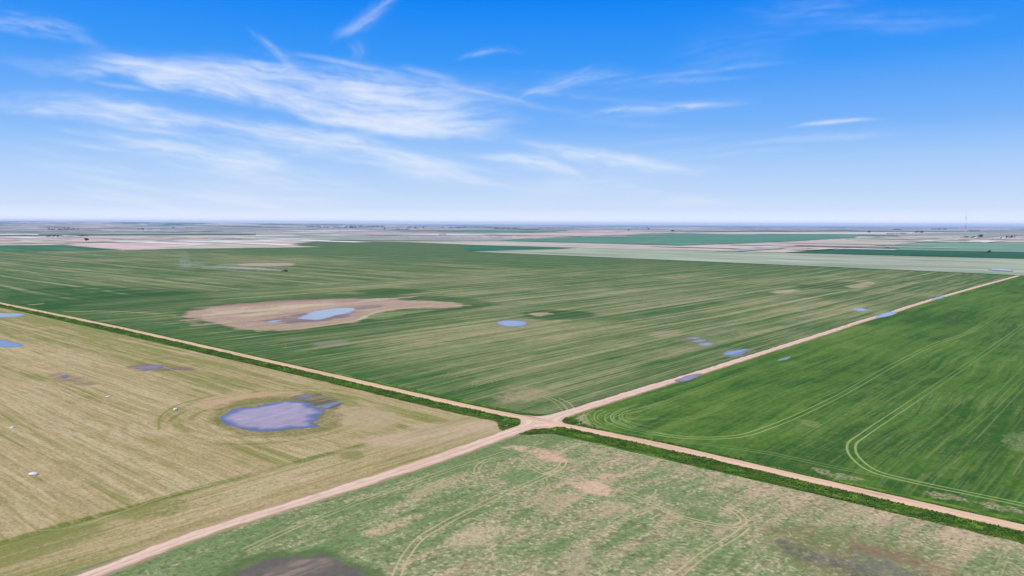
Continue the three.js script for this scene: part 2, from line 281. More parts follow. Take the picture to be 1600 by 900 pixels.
// patches of other ground: a closed outline, its colour, a soft ragged edge
function patch(pts, colour, { feather = 2, rag = 4, amount = 1, fields = 'NSEW', streak = 0.0, speck = 0, scale = 8, raw = false } = {}) {
  const q = raw ? pts : pts.map(p => st(...p));
  const cv = new THREE.CatmullRomCurve3(q.map(p => new THREE.Vector3(p[0], 0, p[1])), true, 'centripetal').getPoints(q.length * 6).map(p => [p.x, p.z]);
  let a0 = 1e9, a1 = -1e9, b0 = 1e9, b1 = -1e9; for (const p of cv) { a0 = Math.min(a0, p[0]); a1 = Math.max(a1, p[0]); b0 = Math.min(b0, p[1]); b1 = Math.max(b1, p[1]); }
  const m = feather + rag; a0 -= m; a1 += m; b0 -= m; b1 += m;
  for (const T of tiles) {
    if (!fields.includes(T.field) || T.s1 < a0 || T.s0 > a1 || T.t1 < b0 || T.t0 > b1) continue;
    const i0 = Math.max(0, ((a0 - T.s0) / T.ds) | 0), i1 = Math.min(T.w, Math.ceil((a1 - T.s0) / T.ds)), j0 = Math.max(0, ((b0 - T.t0) / T.dt) | 0), j1 = Math.min(T.h, Math.ceil((b1 - T.t0) / T.dt));
    for (let j = j0; j < j1; j++) for (let i = i0; i < i1; i++) {
      const s = T.s0 + (i + 0.5) * T.ds, t = T.t0 + (j + 0.5) * T.dt;
      let best = 1e18, inside = false;
      for (let k = 0, l = cv.length - 1; k < cv.length; l = k++) {
        const ax = cv[l][0], ay = cv[l][1], dx = cv[k][0] - ax, dy = cv[k][1] - ay, mm = clamp(((s - ax) * dx + (t - ay) * dy) / (dx * dx + dy * dy + 1e-9)), ex = s - ax - dx * mm, ey = t - ay - dy * mm, d2 = ex * ex + ey * ey;
        if (d2 < best) best = d2;
        if ((cv[k][1] > t) !== (ay > t) && s < (dx) * (t - ay) / dy + ax) inside = !inside;
      }
      const d = (inside ? -1 : 1) * Math.sqrt(best) + (fbm(s / scale + 5, t / scale, 4) - 0.5) * 2 * rag;
      let k = sm(feather, -feather, d) * amount;
      if (streak) k *= 1 - streak + streak * 2 * sm(0.3, 0.7, fbm(s / (scale * 0.5), t / (scale * 3), 3));
      if (speck) k *= 1 - speck + speck * sm(0.35, 0.6, fbm(s / (scale * 0.2) + 9, t / (scale * 0.2), 2)) * 1.4;
      if (k <= 0) continue; if (k > 1) k = 1;
      const o = (j * T.w + i) * 3, g = 0.9 + 0.2 * n2(s / 1.3, t / 1.3);
      for (let c = 0; c < 3; c++) T.d[o + c] += (colour[c] * g - T.d[o + c]) * k;
    }
  }
}
// wheel tracks pressed into crop: a path, optionally a pair of wheels
function track(pts, colour, { gap = 2.6, width = 0.5, amount = 0.7, fields = 'NSEW', pair = true, raw = false, broken = 0.5 } = {}) {
  const line = spline(raw ? pts : pts.map(p => st(...p)), 0.25);
  for (const side of pair ? [-gap / 2, gap / 2] : [0]) for (let i = 1; i < line.length; i++) {
    const dx = line[i][0] - line[i - 1][0], dy = line[i][1] - line[i - 1][1], l = Math.hypot(dx, dy) || 1;
    const s = line[i][0] - dy / l * side, t = line[i][1] + dx / l * side, br = 1 - broken + broken * sm(0.25, 0.65, n2(i / 220 + side * 9, 3.7 + line[0][0] * 0.31)) ;
    for (const T of tiles) {
      if (!fields.includes(T.field) || s < T.s0 - 2 || s > T.s1 + 2 || t < T.t0 - 2 || t > T.t1 + 2) continue;
      const w = Math.max(width, T.ds * 0.8, T.dt * 0.8), am = amount * Math.min(1, width / w * 1.3) * br;
      const i0 = Math.floor((s - w - T.s0) / T.ds), i1 = Math.ceil((s + w - T.s0) / T.ds), j0 = Math.floor((t - w - T.t0) / T.dt), j1 = Math.ceil((t + w - T.t0) / T.dt);
      for (let y = Math.max(0, j0); y <= Math.min(T.h - 1, j1); y++) for (let x = Math.max(0, i0); x <= Math.min(T.w - 1, i1); x++) {
        const d = Math.hypot(T.s0 + (x + 0.5) * T.ds - s, T.t0 + (y + 0.5) * T.dt - t), k = am * sm(w, w * 0.3, d) * 0.45;
        if (k > 0) { const o = (y * T.w + x) * 3; for (let c = 0; c < 3; c++) T.d[o + c] += (colour[c] - T.d[o + c]) * k; }
      }
    }
  }
}
// salt flat in the middle field
patch([[262, 490], [330, 474], [420, 466], [520, 459], [620, 461], [700, 464], [760, 470], [745, 482], [650, 494], [600, 504], [540, 514], [470, 522], [400, 524], [330, 516]], P.lush, { feather: 14, rag: 16, amount: 0.6, scale: 40, fields: 'N' });
patch([[286, 490], [340, 479], [420, 473], [520, 467], [600, 468], [680, 471], [728, 474], [712, 480], [650, 482], [610, 486], [575, 496], [520, 508], [450, 515], [400, 516], [350, 508], [315, 500]], tint(188, 160, 146), { feather: 6, rag: 13, scale: 22, fields: 'N', speck: 0.12 });
patch([[330, 484], [420, 477], [500, 473], [540, 476], [470, 484], [420, 492], [370, 494]], tint(206, 184, 160), { feather: 8, rag: 14, scale: 26, amount: 0.6, streak: 0.6, fields: 'N' });
patch([[300, 482], [400, 472], [520, 466], [640, 468], [560, 472], [430, 477]], tint(176, 136, 132), { feather: 5, rag: 10, scale: 26, amount: 0.55, streak: 0.5, fields: 'N' });
patch([[400, 502], [470, 489], [545, 478], [600, 476], [580, 484], [545, 494], [480, 504]], tint(138, 122, 130), { feather: 6, rag: 12, scale: 20, amount: 0.75, streak: 0.4, fields: 'N' });
patch([[560, 496], [600, 489], [680, 484], [640, 491], [590, 499]], tint(134, 150, 104), { feather: 5, rag: 6, scale: 20, amount: 0.8, fields: 'N' });
track([[560, 500], [575, 492], [600, 485], [650, 480], [735, 477]], P.pale, { pair: false, width: 3.2, amount: 0.8, fields: 'N' });
{ const r = rng(61); for (let i = 0; i < 34; i++) { const u = 320 + 300 * r(), v = 512 - (u - 300) * 0.10 - 24 * r(), l = 14 + 40 * r(); patch([[u - l, v + l * 0.10], [u, v - 0.5 - r()], [u + l, v - l * 0.10], [u, v + 0.7 + r()]], [tint(214, 192, 172), tint(168, 140, 132), tint(182, 164, 140), tint(204, 172, 160)][i % 4], { feather: 2, rag: 6, scale: 12, amount: 0.35 + 0.3 * r(), speck: 0.4, fields: 'N' }); } }
for (const dv of [0, 3.2, 6.4]) track([[310, 486 + dv], [400, 478 + dv], [500, 472 + dv * 0.8], [600, 470 + dv * 0.5], [690, 473]], tint(206, 184, 164), { gap: 3, width: 0.9, amount: 0.45, fields: 'N' });
track([[400, 518], [480, 512], [545, 503], [575, 495]], P.pale, { pair: false, width: 2.6, amount: 0.6, fields: 'N' });
patch([[330, 512], [300, 505], [270, 492], [300, 503]], tint(160, 158, 120), { feather: 6, rag: 10, amount: 0.7, fields: 'N', scale: 20 });
// other marks in the middle field
patch([[378, 412], [450, 411], [452, 415], [380, 415.5]], tint(186, 164, 150), { feather: 8, rag: 8, scale: 40, fields: 'N' });
patch([[820, 488], [850, 484], [915, 487], [925, 494], [870, 501], [830, 498]], P.lush, { feather: 8, rag: 12, amount: 0.8, scale: 25, fields: 'N' });
patch([[826, 491], [850, 488], [865, 490], [840, 494]], P.pale, { feather: 2, rag: 6, amount: 0.7, scale: 10, fields: 'N' });
patch([[560, 455], [600, 450], [660, 452], [650, 458], [590, 460]], P.lush, { feather: 12, rag: 14, amount: 0.8, scale: 40, fields: 'N' });
patch([[1240, 449], [1340, 440], [1370, 442], [1290, 452]], P.lush, { feather: 10, rag: 16, amount: 0.7, scale: 40, fields: 'N' });
patch([[1205, 456], [1240, 452], [1245, 455], [1215, 458]], P.pale, { feather: 6, rag: 10, amount: 0.7, scale: 24, fields: 'N' });
patch([[1320, 448], [1360, 440], [1365, 443], [1335, 450]], P.pale, { feather: 4, rag: 10, amount: 0.6, scale: 20, fields: 'N' });
patch([[490, 536], [540, 531], [545, 536], [500, 541]], P.grey, { feather: 6, rag: 6, amount: 0.6, scale: 14, fields: 'N' });
patch([[1015, 521], [1060, 515], [1065, 522], [1030, 528]], tint(180, 164, 136), { feather: 4, rag: 5, amount: 0.6, scale: 12, fields: 'N' });
patch([[770, 625], [815, 605], [860, 612], [845, 622], [800, 630]], tint(184, 164, 136), { feather: 6, rag: 9, amount: 0.5, scale: 9, speck: 0.5, fields: 'N' });
patch([[0, 470], [60, 452], [160, 448], [260, 452], [330, 470], [250, 486], [120, 486]], P.lush, { feather: 20, rag: 30, amount: 0.55, scale: 60, fields: 'N', streak: 0.5 });
track([[45, 476.5], [67, 474.5]], P.pale, { pair: false, width: 3.2, amount: 0.9, fields: 'N' });
track([[100, 487], [160, 486], [250, 490]], P.straw, { pair: false, width: 3, amount: 0.5, fields: 'N' });
track([[846, 617], [868, 627], [884, 643]], P.pale, { gap: 3, width: 0.5, amount: 0.6, fields: 'N' });
track([[868, 622], [884, 630], [893, 640]], P.pale, { gap: 4, width: 0.6, amount: 0.75, fields: 'N' });
track([[740, 606], [748, 592], [766, 590], [774, 600]], P.straw, { gap: 2.6, width: 0.5, amount: 0.5, fields: 'N' });
track([[690, 590], [700, 582], [712, 588]], P.straw, { gap: 2.6, width: 0.5, amount: 0.45, fields: 'N' });
track([[443, 543], [446, 537], [460, 538]], P.straw, { gap: 3, width: 0.7, amount: 0.5, fields: 'N' });
track([[580, 568], [590, 562], [605, 566]], P.straw, { gap: 2.6, width: 0.5, amount: 0.45, fields: 'N' });
for (let i = 0; i < 46; i++) {                                          // passes of the seeder, wheel pairs with the rows
  const s = -18 - i * 17.5; track([[s, 40], [s + 3 * Math.sin(i), 320], [s - 2, 700], [s, 1500]], tint(176, 168, 128), { raw: true, gap: 3.2, width: 0.7, amount: 0.3 + 0.35 * TAB[i * 7], fields: 'N', broken: 0.9 });
  const s2 = s - 8; if (i % 2) track([[s2, 50], [s2 + 3, 400], [s2, 1500]], P.lush, { raw: true, pair: false, width: 1.1, amount: 0.5 * TAB[i * 11], fields: 'N', broken: 0.9 });
}
for (const q of [[[770, 503], [790, 499.5], [812, 499.5], [830, 504.5], [820, 510], [797, 512], [776, 508.5]], [[1122, 554], [1140, 546], [1174, 544.6], [1166, 554], [1146, 559]], [[1064, 529], [1090, 524], [1122, 537], [1104, 543], [1082, 537]]]) patch(q, tint(140, 130, 118), { feather: 4, rag: 5, amount: 0.6, scale: 10, fields: 'N', speck: 0.3 });
// stubble field left of the dirt road
patch([[300, 630], [360, 616], [470, 612], [520, 628], [400, 622], [330, 640]], tint(196, 168, 136), { feather: 2.5, rag: 5, amount: 0.75, scale: 9, fields: 'W', streak: 0.4 });
patch([[505, 640], [540, 632], [620, 650], [600, 676], [540, 672], [520, 655]], tint(190, 170, 138), { feather: 3, rag: 5, amount: 0.7, scale: 8, fields: 'W', streak: 0.3 });
patch([[560, 690], [640, 668], [740, 656], [785, 664], [740, 684], [640, 700]], tint(200, 176, 150), { feather: 4, rag: 6, amount: 0.7, scale: 8, fields: 'W', streak: 0.4 });
patch([[335, 650], [350, 632], [420, 620], [470, 622], [525, 640], [525, 665], [480, 678], [400, 682], [350, 674]], tint(124, 120, 74), { feather: 3, rag: 5, amount: 0.6, scale: 6, speck: 0.4, fields: 'W' });
patch([[455, 622], [480, 614], [530, 624], [528, 640], [500, 636]], tint(110, 104, 96), { feather: 2, rag: 4, amount: 0.75, scale: 6, fields: 'W', streak: 0.3 });
patch([[196, 574], [225, 568], [262, 571], [300, 577], [255, 580], [215, 580]], tint(140, 118, 110), { feather: 3, rag: 4, amount: 0.7, scale: 10, fields: 'W', streak: 0.4 });
patch([[78, 590], [92, 582], [120, 590], [150, 601], [120, 600]], tint(146, 124, 108), { feather: 3, rag: 4, amount: 0.6, scale: 10, fields: 'W', streak: 0.3 });
for (const dx of [0, 12, 30]) track([[0 + dx, 540 - dx * 0.1], [100 + dx, 574], [200 + dx, 608], [290 + dx, 636]], P.pale, { gap: 2.4, width: 0.6, amount: dx ? 0.35 : 0.8, fields: 'W' });
track([[20, 497], [90, 520], [160, 542], [300, 588]], P.pale, { pair: false, width: 0.7, amount: 0.6, fields: 'W' });
for (let i = 0; i < 30; i++) { const t = -24 - i * 9.5 + 3 * TAB[i * 17]; track([[-1150, t], [-600, t + 1], [-40, t]], TAB[i * 3] > 0.5 ? P.pale : P.olive, { raw: true, gap: 2.6, width: 0.45, amount: 0.2 + 0.35 * TAB[i * 23], fields: 'W', broken: 0.9 }); }
for (let i = 0; i < 14; i++) { const f = i / 13, q = [[640 + f * 120, 668 - f * 8], [655 + f * 115, 680 - f * 14]]; track(q, P.pale, { pair: false, width: 0.35, amount: 0.6, fields: 'W' }); }
for (let i = 0; i < 12; i++) { const f = i / 11; track([[522 + f * 34, 658 - f * 4], [530 + f * 34, 664 - f * 5]], P.pale, { pair: false, width: 0.3, amount: 0.6, fields: 'W' }); }
track([[248, 672], [252, 650], [280, 632], [340, 616]], P.olive, { pair: false, width: 1.0, amount: 0.6, fields: 'W' });
track([[0, 833], [110, 824], [180, 803], [260, 776], [330, 757]], P.pale, { pair: false, width: 0.6, amount: 0.6, fields: 'W' });
track([[185, 815], [195, 825], [180, 838], [150, 845]], P.pale, { pair: false, width: 0.6, amount: 0.5, fields: 'W' });
track([[474, 712], [476, 722], [470, 732]], P.pale, { gap: 1.5, width: 0.4, amount: 0.5, fields: 'W' });
track([[560, 700], [540, 706], [480, 716]], P.grey, { gap: 2, width: 0.5, amount: 0.6, fields: 'W' });
patch([[190, 800], [280, 782], [300, 790], [270, 805], [200, 812]], tint(130, 136, 74), { feather: 2, rag: 3, amount: 0.65, scale: 4, speck: 0.5, fields: 'W' });
patch([[0, 850], [120, 820], [170, 830], [60, 870], [0, 885]], tint(136, 140, 84), { feather: 2, rag: 3, amount: 0.6, scale: 5, fields: 'W', speck: 0.5 });
patch([[530, 708], [560, 705], [570, 714], [545, 718]], tint(124, 132, 66), { feather: 1.5, rag: 2, amount: 0.6, scale: 4, fields: 'W' });
// green crop right of the dirt road
const TL = tint(152, 174, 108), TL2 = tint(130, 152, 92);
track([[1640, 455], [1590, 474], [1505, 523], [1465, 536], [1400, 568], [1300, 624], [1200, 668], [1150, 682], [1080, 684], [1010, 676]], TL, { gap: 3.4, width: 0.62, amount: 0.85, fields: 'E', broken: 0.25 });
track([[1660, 470], [1600, 508], [1548, 545], [1430, 625], [1348, 680], [1331, 694], [1336, 714], [1368, 737], [1430, 753], [1600, 789], [1700, 812]], TL, { gap: 3.4, width: 0.65, amount: 0.9, fields: 'E', broken: 0.2 });
track([[1500, 480], [1420, 496], [1345, 515], [1200, 568], [1100, 604], [1040, 628], [990, 642], [958, 650], [952, 658], [975, 668], [1050, 683]], TL2, { gap: 3.2, width: 0.55, amount: 0.8, fields: 'E' });
track([[1400, 525], [1330, 545], [1260, 590], [1190, 620], [1120, 645], [1060, 655], [1000, 652], [972, 656], [990, 668]], TL2, { gap: 3.0, width: 0.5, amount: 0.55, fields: 'E' });
track([[915, 646], [935, 668], [1000, 682], [1100, 694], [1200, 708], [1300, 729], [1420, 752], [1600, 788], [1700, 810]], TL, { gap: 2.8, width: 0.5, amount: 0.7, fields: 'E', broken: 0.3 });
track([[1000, 664], [1100, 660], [1200, 670], [1330, 694]], TL2, { gap: 3, width: 0.45, amount: 0.4, fields: 'E' });
track([[1640, 560], [1590, 600], [1560, 630], [1507, 676]], TL2, { gap: 3, width: 0.5, amount: 0.6, fields: 'E' });
track([[1040, 664], [1200, 686], [1400, 718], [1600, 745]], TL2, { gap: 3, width: 0.4, amount: 0.45, fields: 'E' });
track([[1360, 640], [1450, 655], [1600, 690]], TL2, { gap: 3, width: 0.4, amount: 0.3, fields: 'E' });
[[[925, 643], [913, 647], [909.8, 653.3], [914.4, 661], [930, 667.3]], [[930, 641], [919.9, 644.6], [916, 651.8], [922.2, 659.5], [936, 666]], [[942, 640], [933, 643.5], [928.4, 650.2], [931, 658], [940, 663]], [[948, 642], [940.9, 645], [933.9, 650.2], [936.2, 656.4], [950.2, 663.4]], [[953, 645], [948, 647.6], [944.8, 652.5], [947.1, 658.8], [956, 662]], [[1000, 631], [978.2, 637.8], [962.6, 644.8], [956.4, 651.8], [961, 658], [978.2, 664.2], [1040, 677]], [[1040, 626], [1009.3, 634.7], [984.4, 640.9], [970.4, 648.7], [972, 654.9], [984.4, 659.5], [1015.5, 667.3], [1080, 680]], [[1000, 642], [995, 644], [982.9, 647.1], [984.4, 653.3], [1003, 655.7], [1024.9, 654]]].forEach((q, i) => track(q, tint(172, 180, 124), { pair: i > 4, gap: 1.5, width: 0.42 + 0.06 * (i % 3), amount: 0.75, fields: 'E', broken: 0.5 }));
for (let i = 0; i < 3; i++) track([[1010 - i * 3, 626 + i], [1026 + i * 4, 631], [1016, 637 + i], [1008 - i * 2, 632]], TL2, { pair: false, width: 0.4, amount: 0.6, fields: 'E' });
for (let i = 0; i < 22; i++) { const s = 22 + i * 10.5; track([[s, 60], [s + 2 * TAB[i], 300], [s, 900]], TL2, { raw: true, pair: false, width: 0.6, amount: 0.12 + 0.3 * TAB[i * 19], fields: 'E', broken: 0.95 }); }
patch([[1270, 730], [1300, 738], [1350, 750], [1340, 752], [1290, 744]], tint(164, 160, 128), { feather: 0.8, rag: 2.5, amount: 0.7, scale: 3, speck: 0.8, fields: 'E' });
patch([[1440, 766], [1500, 776], [1510, 782], [1460, 778]], tint(172, 160, 130), { feather: 0.8, rag: 2.5, amount: 0.7, scale: 3, speck: 0.8, fields: 'E' });
patch([[1530, 785], [1600, 796], [1600, 802], [1550, 795]], tint(172, 160, 130), { feather: 0.8, rag: 2.5, amount: 0.7, scale: 3, speck: 0.8, fields: 'E' });
patch([[1250, 655], [1280, 660], [1275, 668], [1255, 664]], tint(150, 156, 100), { feather: 1, rag: 3, amount: 0.5, scale: 3, speck: 0.8, fields: 'E' });
patch([[1570, 680], [1600, 675], [1600, 705], [1580, 700]], tint(140, 152, 110), { feather: 2, rag: 4, amount: 0.5, scale: 4, speck: 0.8, fields: 'E' });
patch([[905, 650], [925, 640], [990, 636], [930, 668]], tint(180, 166, 140), { feather: 1, rag: 2, amount: 0.0, scale: 3, fields: 'E' });
patch([[900, 652], [912, 647], [918, 660], [932, 670], [915, 668]], tint(196, 178, 150), { feather: 1.2, rag: 2.6, amount: 0.6, scale: 3, speck: 0.6, fields: 'E' });
// near field
patch([[795, 695], [830, 700], [868, 710], [885, 722], [850, 716], [815, 706]], tint(220, 182, 162), { feather: 2.6, rag: 6, amount: 0.95, scale: 6, speck: 0.5, fields: 'S' });
patch([[893, 756], [915, 751], [935, 754], [950, 772], [925, 772], [905, 765]], tint(222, 186, 166), { feather: 2.2, rag: 4.5, amount: 1, scale: 5, speck: 0.4, fields: 'S' });
patch([[935, 745], [950, 740], [962, 744], [945, 748]], tint(218, 186, 164), { feather: 2, rag: 3, amount: 0.7, scale: 4, speck: 0.5, fields: 'S' });
patch([[840, 780], [880, 772], [905, 776], [890, 790], [850, 800]], tint(196, 172, 146), { feather: 2, rag: 3, amount: 0.6, scale: 4, speck: 0.6, fields: 'S' });
patch([[930, 795], [970, 785], [985, 792], [950, 806]], tint(206, 180, 156), { feather: 1.5, rag: 3, amount: 0.6, scale: 4, speck: 0.6, fields: 'S' });
patch([[700, 845], [760, 820], [785, 825], [775, 845], [720, 858]], tint(204, 184, 154), { feather: 2, rag: 3, amount: 0.7, scale: 3.5, speck: 0.7, fields: 'S' });
patch([[560, 835], [610, 815], [660, 802], [640, 818], [580, 840]], tint(206, 182, 148), { feather: 1.5, rag: 3, amount: 0.7, scale: 3.5, speck: 0.7, fields: 'S' });
patch([[630, 775], [690, 750], [740, 735], [700, 760], [650, 780]], tint(200, 178, 146), { feather: 1.5, rag: 3, amount: 0.6, scale: 3.5, speck: 0.6, fields: 'S' });
patch([[880, 870], [920, 860], [920, 890], [890, 895]], tint(190, 172, 150), { feather: 2, rag: 3, amount: 0.6, scale: 3.5, speck: 0.6, fields: 'S' });
patch([[1120, 820], [1140, 818], [1135, 832], [1115, 836]], tint(204, 178, 158), { feather: 1.2, rag: 2, amount: 0.7, scale: 3, speck: 0.6, fields: 'S' });
patch([[1060, 795], [1090, 790], [1140, 810], [1130, 822], [1080, 812]], tint(112, 140, 88), { feather: 3, rag: 4, amount: 0.75, scale: 5, speck: 0.45, fields: 'S' });
patch([[780, 745], [830, 735], [850, 745], [800, 760]], tint(112, 142, 90), { feather: 3, rag: 5, amount: 0.7, scale: 5, speck: 0.45, fields: 'S' });
patch([[1000, 765], [1080, 770], [1150, 780], [1120, 786], [1040, 780]], tint(118, 142, 96), { feather: 3, rag: 5, amount: 0.6, scale: 5, speck: 0.45, fields: 'S' });
const TS = tint(206, 186, 146);
track([[615, 915], [628, 880], [655, 843], [700, 815], [780, 775], [850, 745], [876, 730], [882, 718]], TS, { gap: 2.4, width: 0.55, amount: 0.98, fields: 'S', broken: 0.3 });
track([[380, 860], [470, 820], [600, 770], [700, 735], [790, 706]], TS, { gap: 2.2, width: 0.55, amount: 0.59, fields: 'S' });
track([[750, 750], [745, 732], [760, 720], [800, 712]], TS, { gap: 2.0, width: 0.55, amount: 0.85, fields: 'S' });
track([[818, 718], [835, 732], [858, 741], [880, 735]], TS, { gap: 2.2, width: 0.55, amount: 0.91, fields: 'S' });
track([[860, 742], [930, 755], [1010, 784], [1060, 806], [1110, 818], [1148, 822], [1162, 815], [1150, 800], [1130, 792]], TS, { gap: 2.0, width: 0.55, amount: 0.98, fields: 'S', broken: 0.3 });
track([[1052, 905], [1100, 866], [1150, 836], [1165, 824]], TS, { gap: 2.4, width: 0.55, amount: 0.91, fields: 'S', broken: 0.3 });
track([[1010, 780], [1022, 772], [1026, 765]], TS, { pair: false, width: 0.55, amount: 0.78, fields: 'S' });
track([[930, 840], [980, 810], [1030, 790]], TS, { gap: 2, width: 0.55, amount: 0.52, fields: 'S' });
for (let i = 0; i < 26; i++) { const s = 12 + i * 7.5; track([[s, -30], [s + 2, -120], [s + 1, -290]], TAB[i * 29] > 0.4 ? TS : tint(90, 126, 72), { raw: true, gap: 2, width: 0.4, amount: 0.08 + 0.2 * TAB[i * 31], fields: 'S', broken: 1 }); }
for (let i = 0; i < 5; i++) track([[8, -19 - i * 4.5], [120, -18 - i * 4.3], [290, -18 - i * 4.4]], i % 2 ? TS : tint(140, 144, 104), { raw: true, gap: 1.6, width: 0.35, amount: 0.35, fields: 'S', broken: 0.9 });
patch([[330, 905], [370, 872], [440, 860], [510, 862], [590, 890], [600, 915], [400, 930]], tint(96, 118, 74), { feather: 2.0, rag: 4, amount: 0.85, scale: 6, fields: 'S' });
patch([[345, 910], [395, 882], [470, 868], [530, 876], [572, 895], [560, 930], [420, 940]], tint(112, 106, 104), { feather: 1.2, rag: 2.5, amount: 0.95, scale: 5, fields: 'S' });
patch([[400, 905], [460, 878], [500, 874], [520, 880], [480, 900]], tint(150, 132, 122), { feather: 1.5, rag: 2.5, amount: 0.7, scale: 4, fields: 'S', streak: 0.7 });
patch([[1195, 832], [1260, 822], [1340, 832], [1440, 866], [1500, 892], [1400, 920], [1290, 900], [1220, 862]], tint(126, 126, 84), { feather: 5, rag: 6, amount: 0.65, scale: 8, speck: 0.5, fields: 'S' });
patch([[1212, 842], [1228, 846], [1275, 862], [1330, 874], [1380, 896], [1360, 905], [1290, 884], [1262, 878], [1230, 860]], tint(106, 102, 102), { feather: 3.5, rag: 5, amount: 0.6, scale: 5, speck: 0.6, fields: 'S' });
patch([[1336, 866], [1365, 866], [1395, 878], [1440, 900], [1400, 905], [1350, 882]], tint(118, 116, 122), { feather: 3.5, rag: 5, amount: 0.55, scale: 5, speck: 0.5, fields: 'S' });
patch([[1320, 846], [1370, 856], [1450, 876], [1480, 896], [1420, 884], [1345, 862]], tint(150, 118, 106), { feather: 2, rag: 3.5, amount: 0.6, scale: 5, speck: 0.6, fields: 'S' });
track([[1270, 866], [1310, 873], [1345, 886], [1400, 905]], tint(146, 136, 142), { gap: 2.0, width: 0.45, amount: 0.6, fields: 'S' });
track([[1225, 821], [1262, 824], [1300, 832]], tint(112, 104, 84), { pair: false, width: 0.5, amount: 0.6, fields: 'S' });
console.log('marks painted');

// tiles -> textured sheets, one mesh per field
const BUMP = (() => { const N = 512, d = new Uint8Array(N * N * 4); const g = (x, y, p) => { const xi = Math.floor(x), yi = Math.floor(y), fx = x - xi, fy = y - yi, h = (a, b) => TAB[(((b % p) + p) % p) * 512 + (((a % p) + p) % p)], ux = fx * fx * (3 - 2 * fx), uy = fy * fy * (3 - 2 * fy); return (h(xi, yi) * (1 - ux) + h(xi + 1, yi) * ux) * (1 - uy) + (h(xi, yi + 1) * (1 - ux) + h(xi + 1, yi + 1) * ux) * uy; };
  for (let j = 0; j < N; j++) for (let i = 0; i < N; i++) { const v = 0.5 * g(i / 16, j / 16, 32) + 0.3 * g(i / 7.111, j / 7.111, 72) + 0.2 * g(i / 4, j / 4, 128), b = clamp(v) * 255; d.set([b, b, b, 255], (j * N + i) * 4); }
  const t = new THREE.DataTexture(d, N, N); t.wrapS = t.wrapT = THREE.RepeatWrapping; t.magFilter = THREE.LinearFilter; t.needsUpdate = true; return t; })();
function toTexture(d, w, h) {
  const b = new Uint8Array(w * h * 4); for (let i = 0; i < w * h; i++) { b[i * 4] = clamp(srgb(d[i * 3])) * 255; b[i * 4 + 1] = clamp(srgb(d[i * 3 + 1])) * 255; b[i * 4 + 2] = clamp(srgb(d[i * 3 + 2])) * 255; b[i * 4 + 3] = 255; }
  const t = new THREE.DataTexture(b, w, h); t.colorSpace = THREE.SRGBColorSpace; t.magFilter = THREE.LinearFilter; t.minFilter = THREE.LinearFilter; t.wrapS = t.wrapT = THREE.ClampToEdgeWrapping; t.needsUpdate = true; return t;
}
const DITCH = { near: -15, far: 7 };
const fieldNames = { S: ['sage_field', 'sparse sage green crop field with straw patches at the bottom'], W: ['stubble_field', 'straw coloured stubble field left of the dirt road, with the large round pond'], E: ['green_field', 'dark lush green crop field with pale tramlines right of the dirt road'], N: ['striped_field', 'wide striped green and straw field beyond the crossing, with the pink salt flat'] };
for (const key of 'NWES') {
  const own = tiles.filter(t => t.field === key), pos = [], uv = [], idx = [], geo = new THREE.BufferGeometry(), mats = [];
  own.forEach((T, n) => {
    const t0 = (key === 'N' || key === 'E') ? Math.max(T.t0, DITCH.far) : T.t0, t1 = (key === 'S' || key === 'W') ? Math.min(T.t1, DITCH.near) : T.t1;
    const b = pos.length / 3;
    for (const [s, t] of [[T.s0, t0], [T.s1, t0], [T.s1, t1], [T.s0, t1]]) { const [x, z] = toXZ(s, t); pos.push(x, 0, z); uv.push((s - T.s0) / (T.s1 - T.s0), (t - T.t0) / (T.t1 - T.t0)); }
    idx.push(b, b + 1, b + 2, b, b + 2, b + 3); geo.addGroup(n * 6, 6, n);
    const m = std([1, 1, 1], 1, { map: toTexture(T.d, T.w, T.h) });
    if (T.ds < 0.35) { const bt = BUMP.clone(); bt.repeat.set((T.s1 - T.s0) / 9, (T.t1 - T.t0) / 9); m.bumpMap = bt; m.bumpScale = 0.10; }
    mats.push(m); T.d = null;
  });
  geo.setAttribute('position', new THREE.Float32BufferAttribute(pos, 3)); geo.setAttribute('uv', new THREE.Float32BufferAttribute(uv, 2)); geo.setIndex(idx); geo.computeVertexNormals();
  struct(new THREE.Mesh(geo, mats), fieldNames[key][0], fieldNames[key][1], 'field');
}
console.log('field sheets done');

// ───────────────────────── verges (ditches) ─────────────────────────
function ribbon(from, to, step, profile, wrap) {                        // profile(u) -> list of [offset s/t point, y, across 0..1]
  const pos = [], uv = [], idx = []; let rows = 0, n = 0;
  for (let u = from; ; u += step) {
    if (u > to) u = to;
    const pr = profile(u); n = pr.length;
    for (const [p, y, a] of pr) { const [x, z] = toXZ(p[0], p[1]); pos.push(x, y, z); uv.push(a, (u - from) / wrap); }
    rows++; if (u >= to) break;
  }
  for (let j = 0; j < rows - 1; j++) for (let i = 0; i < n - 1; i++) { const a = j * n + i; idx.push(a, a + 1, a + n + 1, a, a + n + 1, a + n); }
  const g = new THREE.BufferGeometry(); g.setAttribute('position', new THREE.Float32BufferAttribute(pos, 3)); g.setAttribute('uv', new THREE.Float32BufferAttribute(uv, 2)); g.setIndex(idx); g.computeVertexNormals();
  if (g.attributes.normal.getY(n) < 0) { const x = g.index.array; for (let i = 0; i < x.length; i += 3) [x[i], x[i + 1]] = [x[i + 1], x[i]]; g.computeVertexNormals(); }
  return g;
}
function colourMap(w, h, fn, repeat) {
  const d = new Float32Array(w * h * 3); for (let j = 0; j < h; j++) for (let i = 0; i < w; i++) { fn((i + 0.5) / w, (j + 0.5) / h); d.set(o3, (j * w + i) * 3); }
  const t = toTexture(d, w, h); if (repeat) t.wrapS = t.wrapT = THREE.RepeatWrapping; return t;
}
const S_FROM = -1200, S_TO = 400;
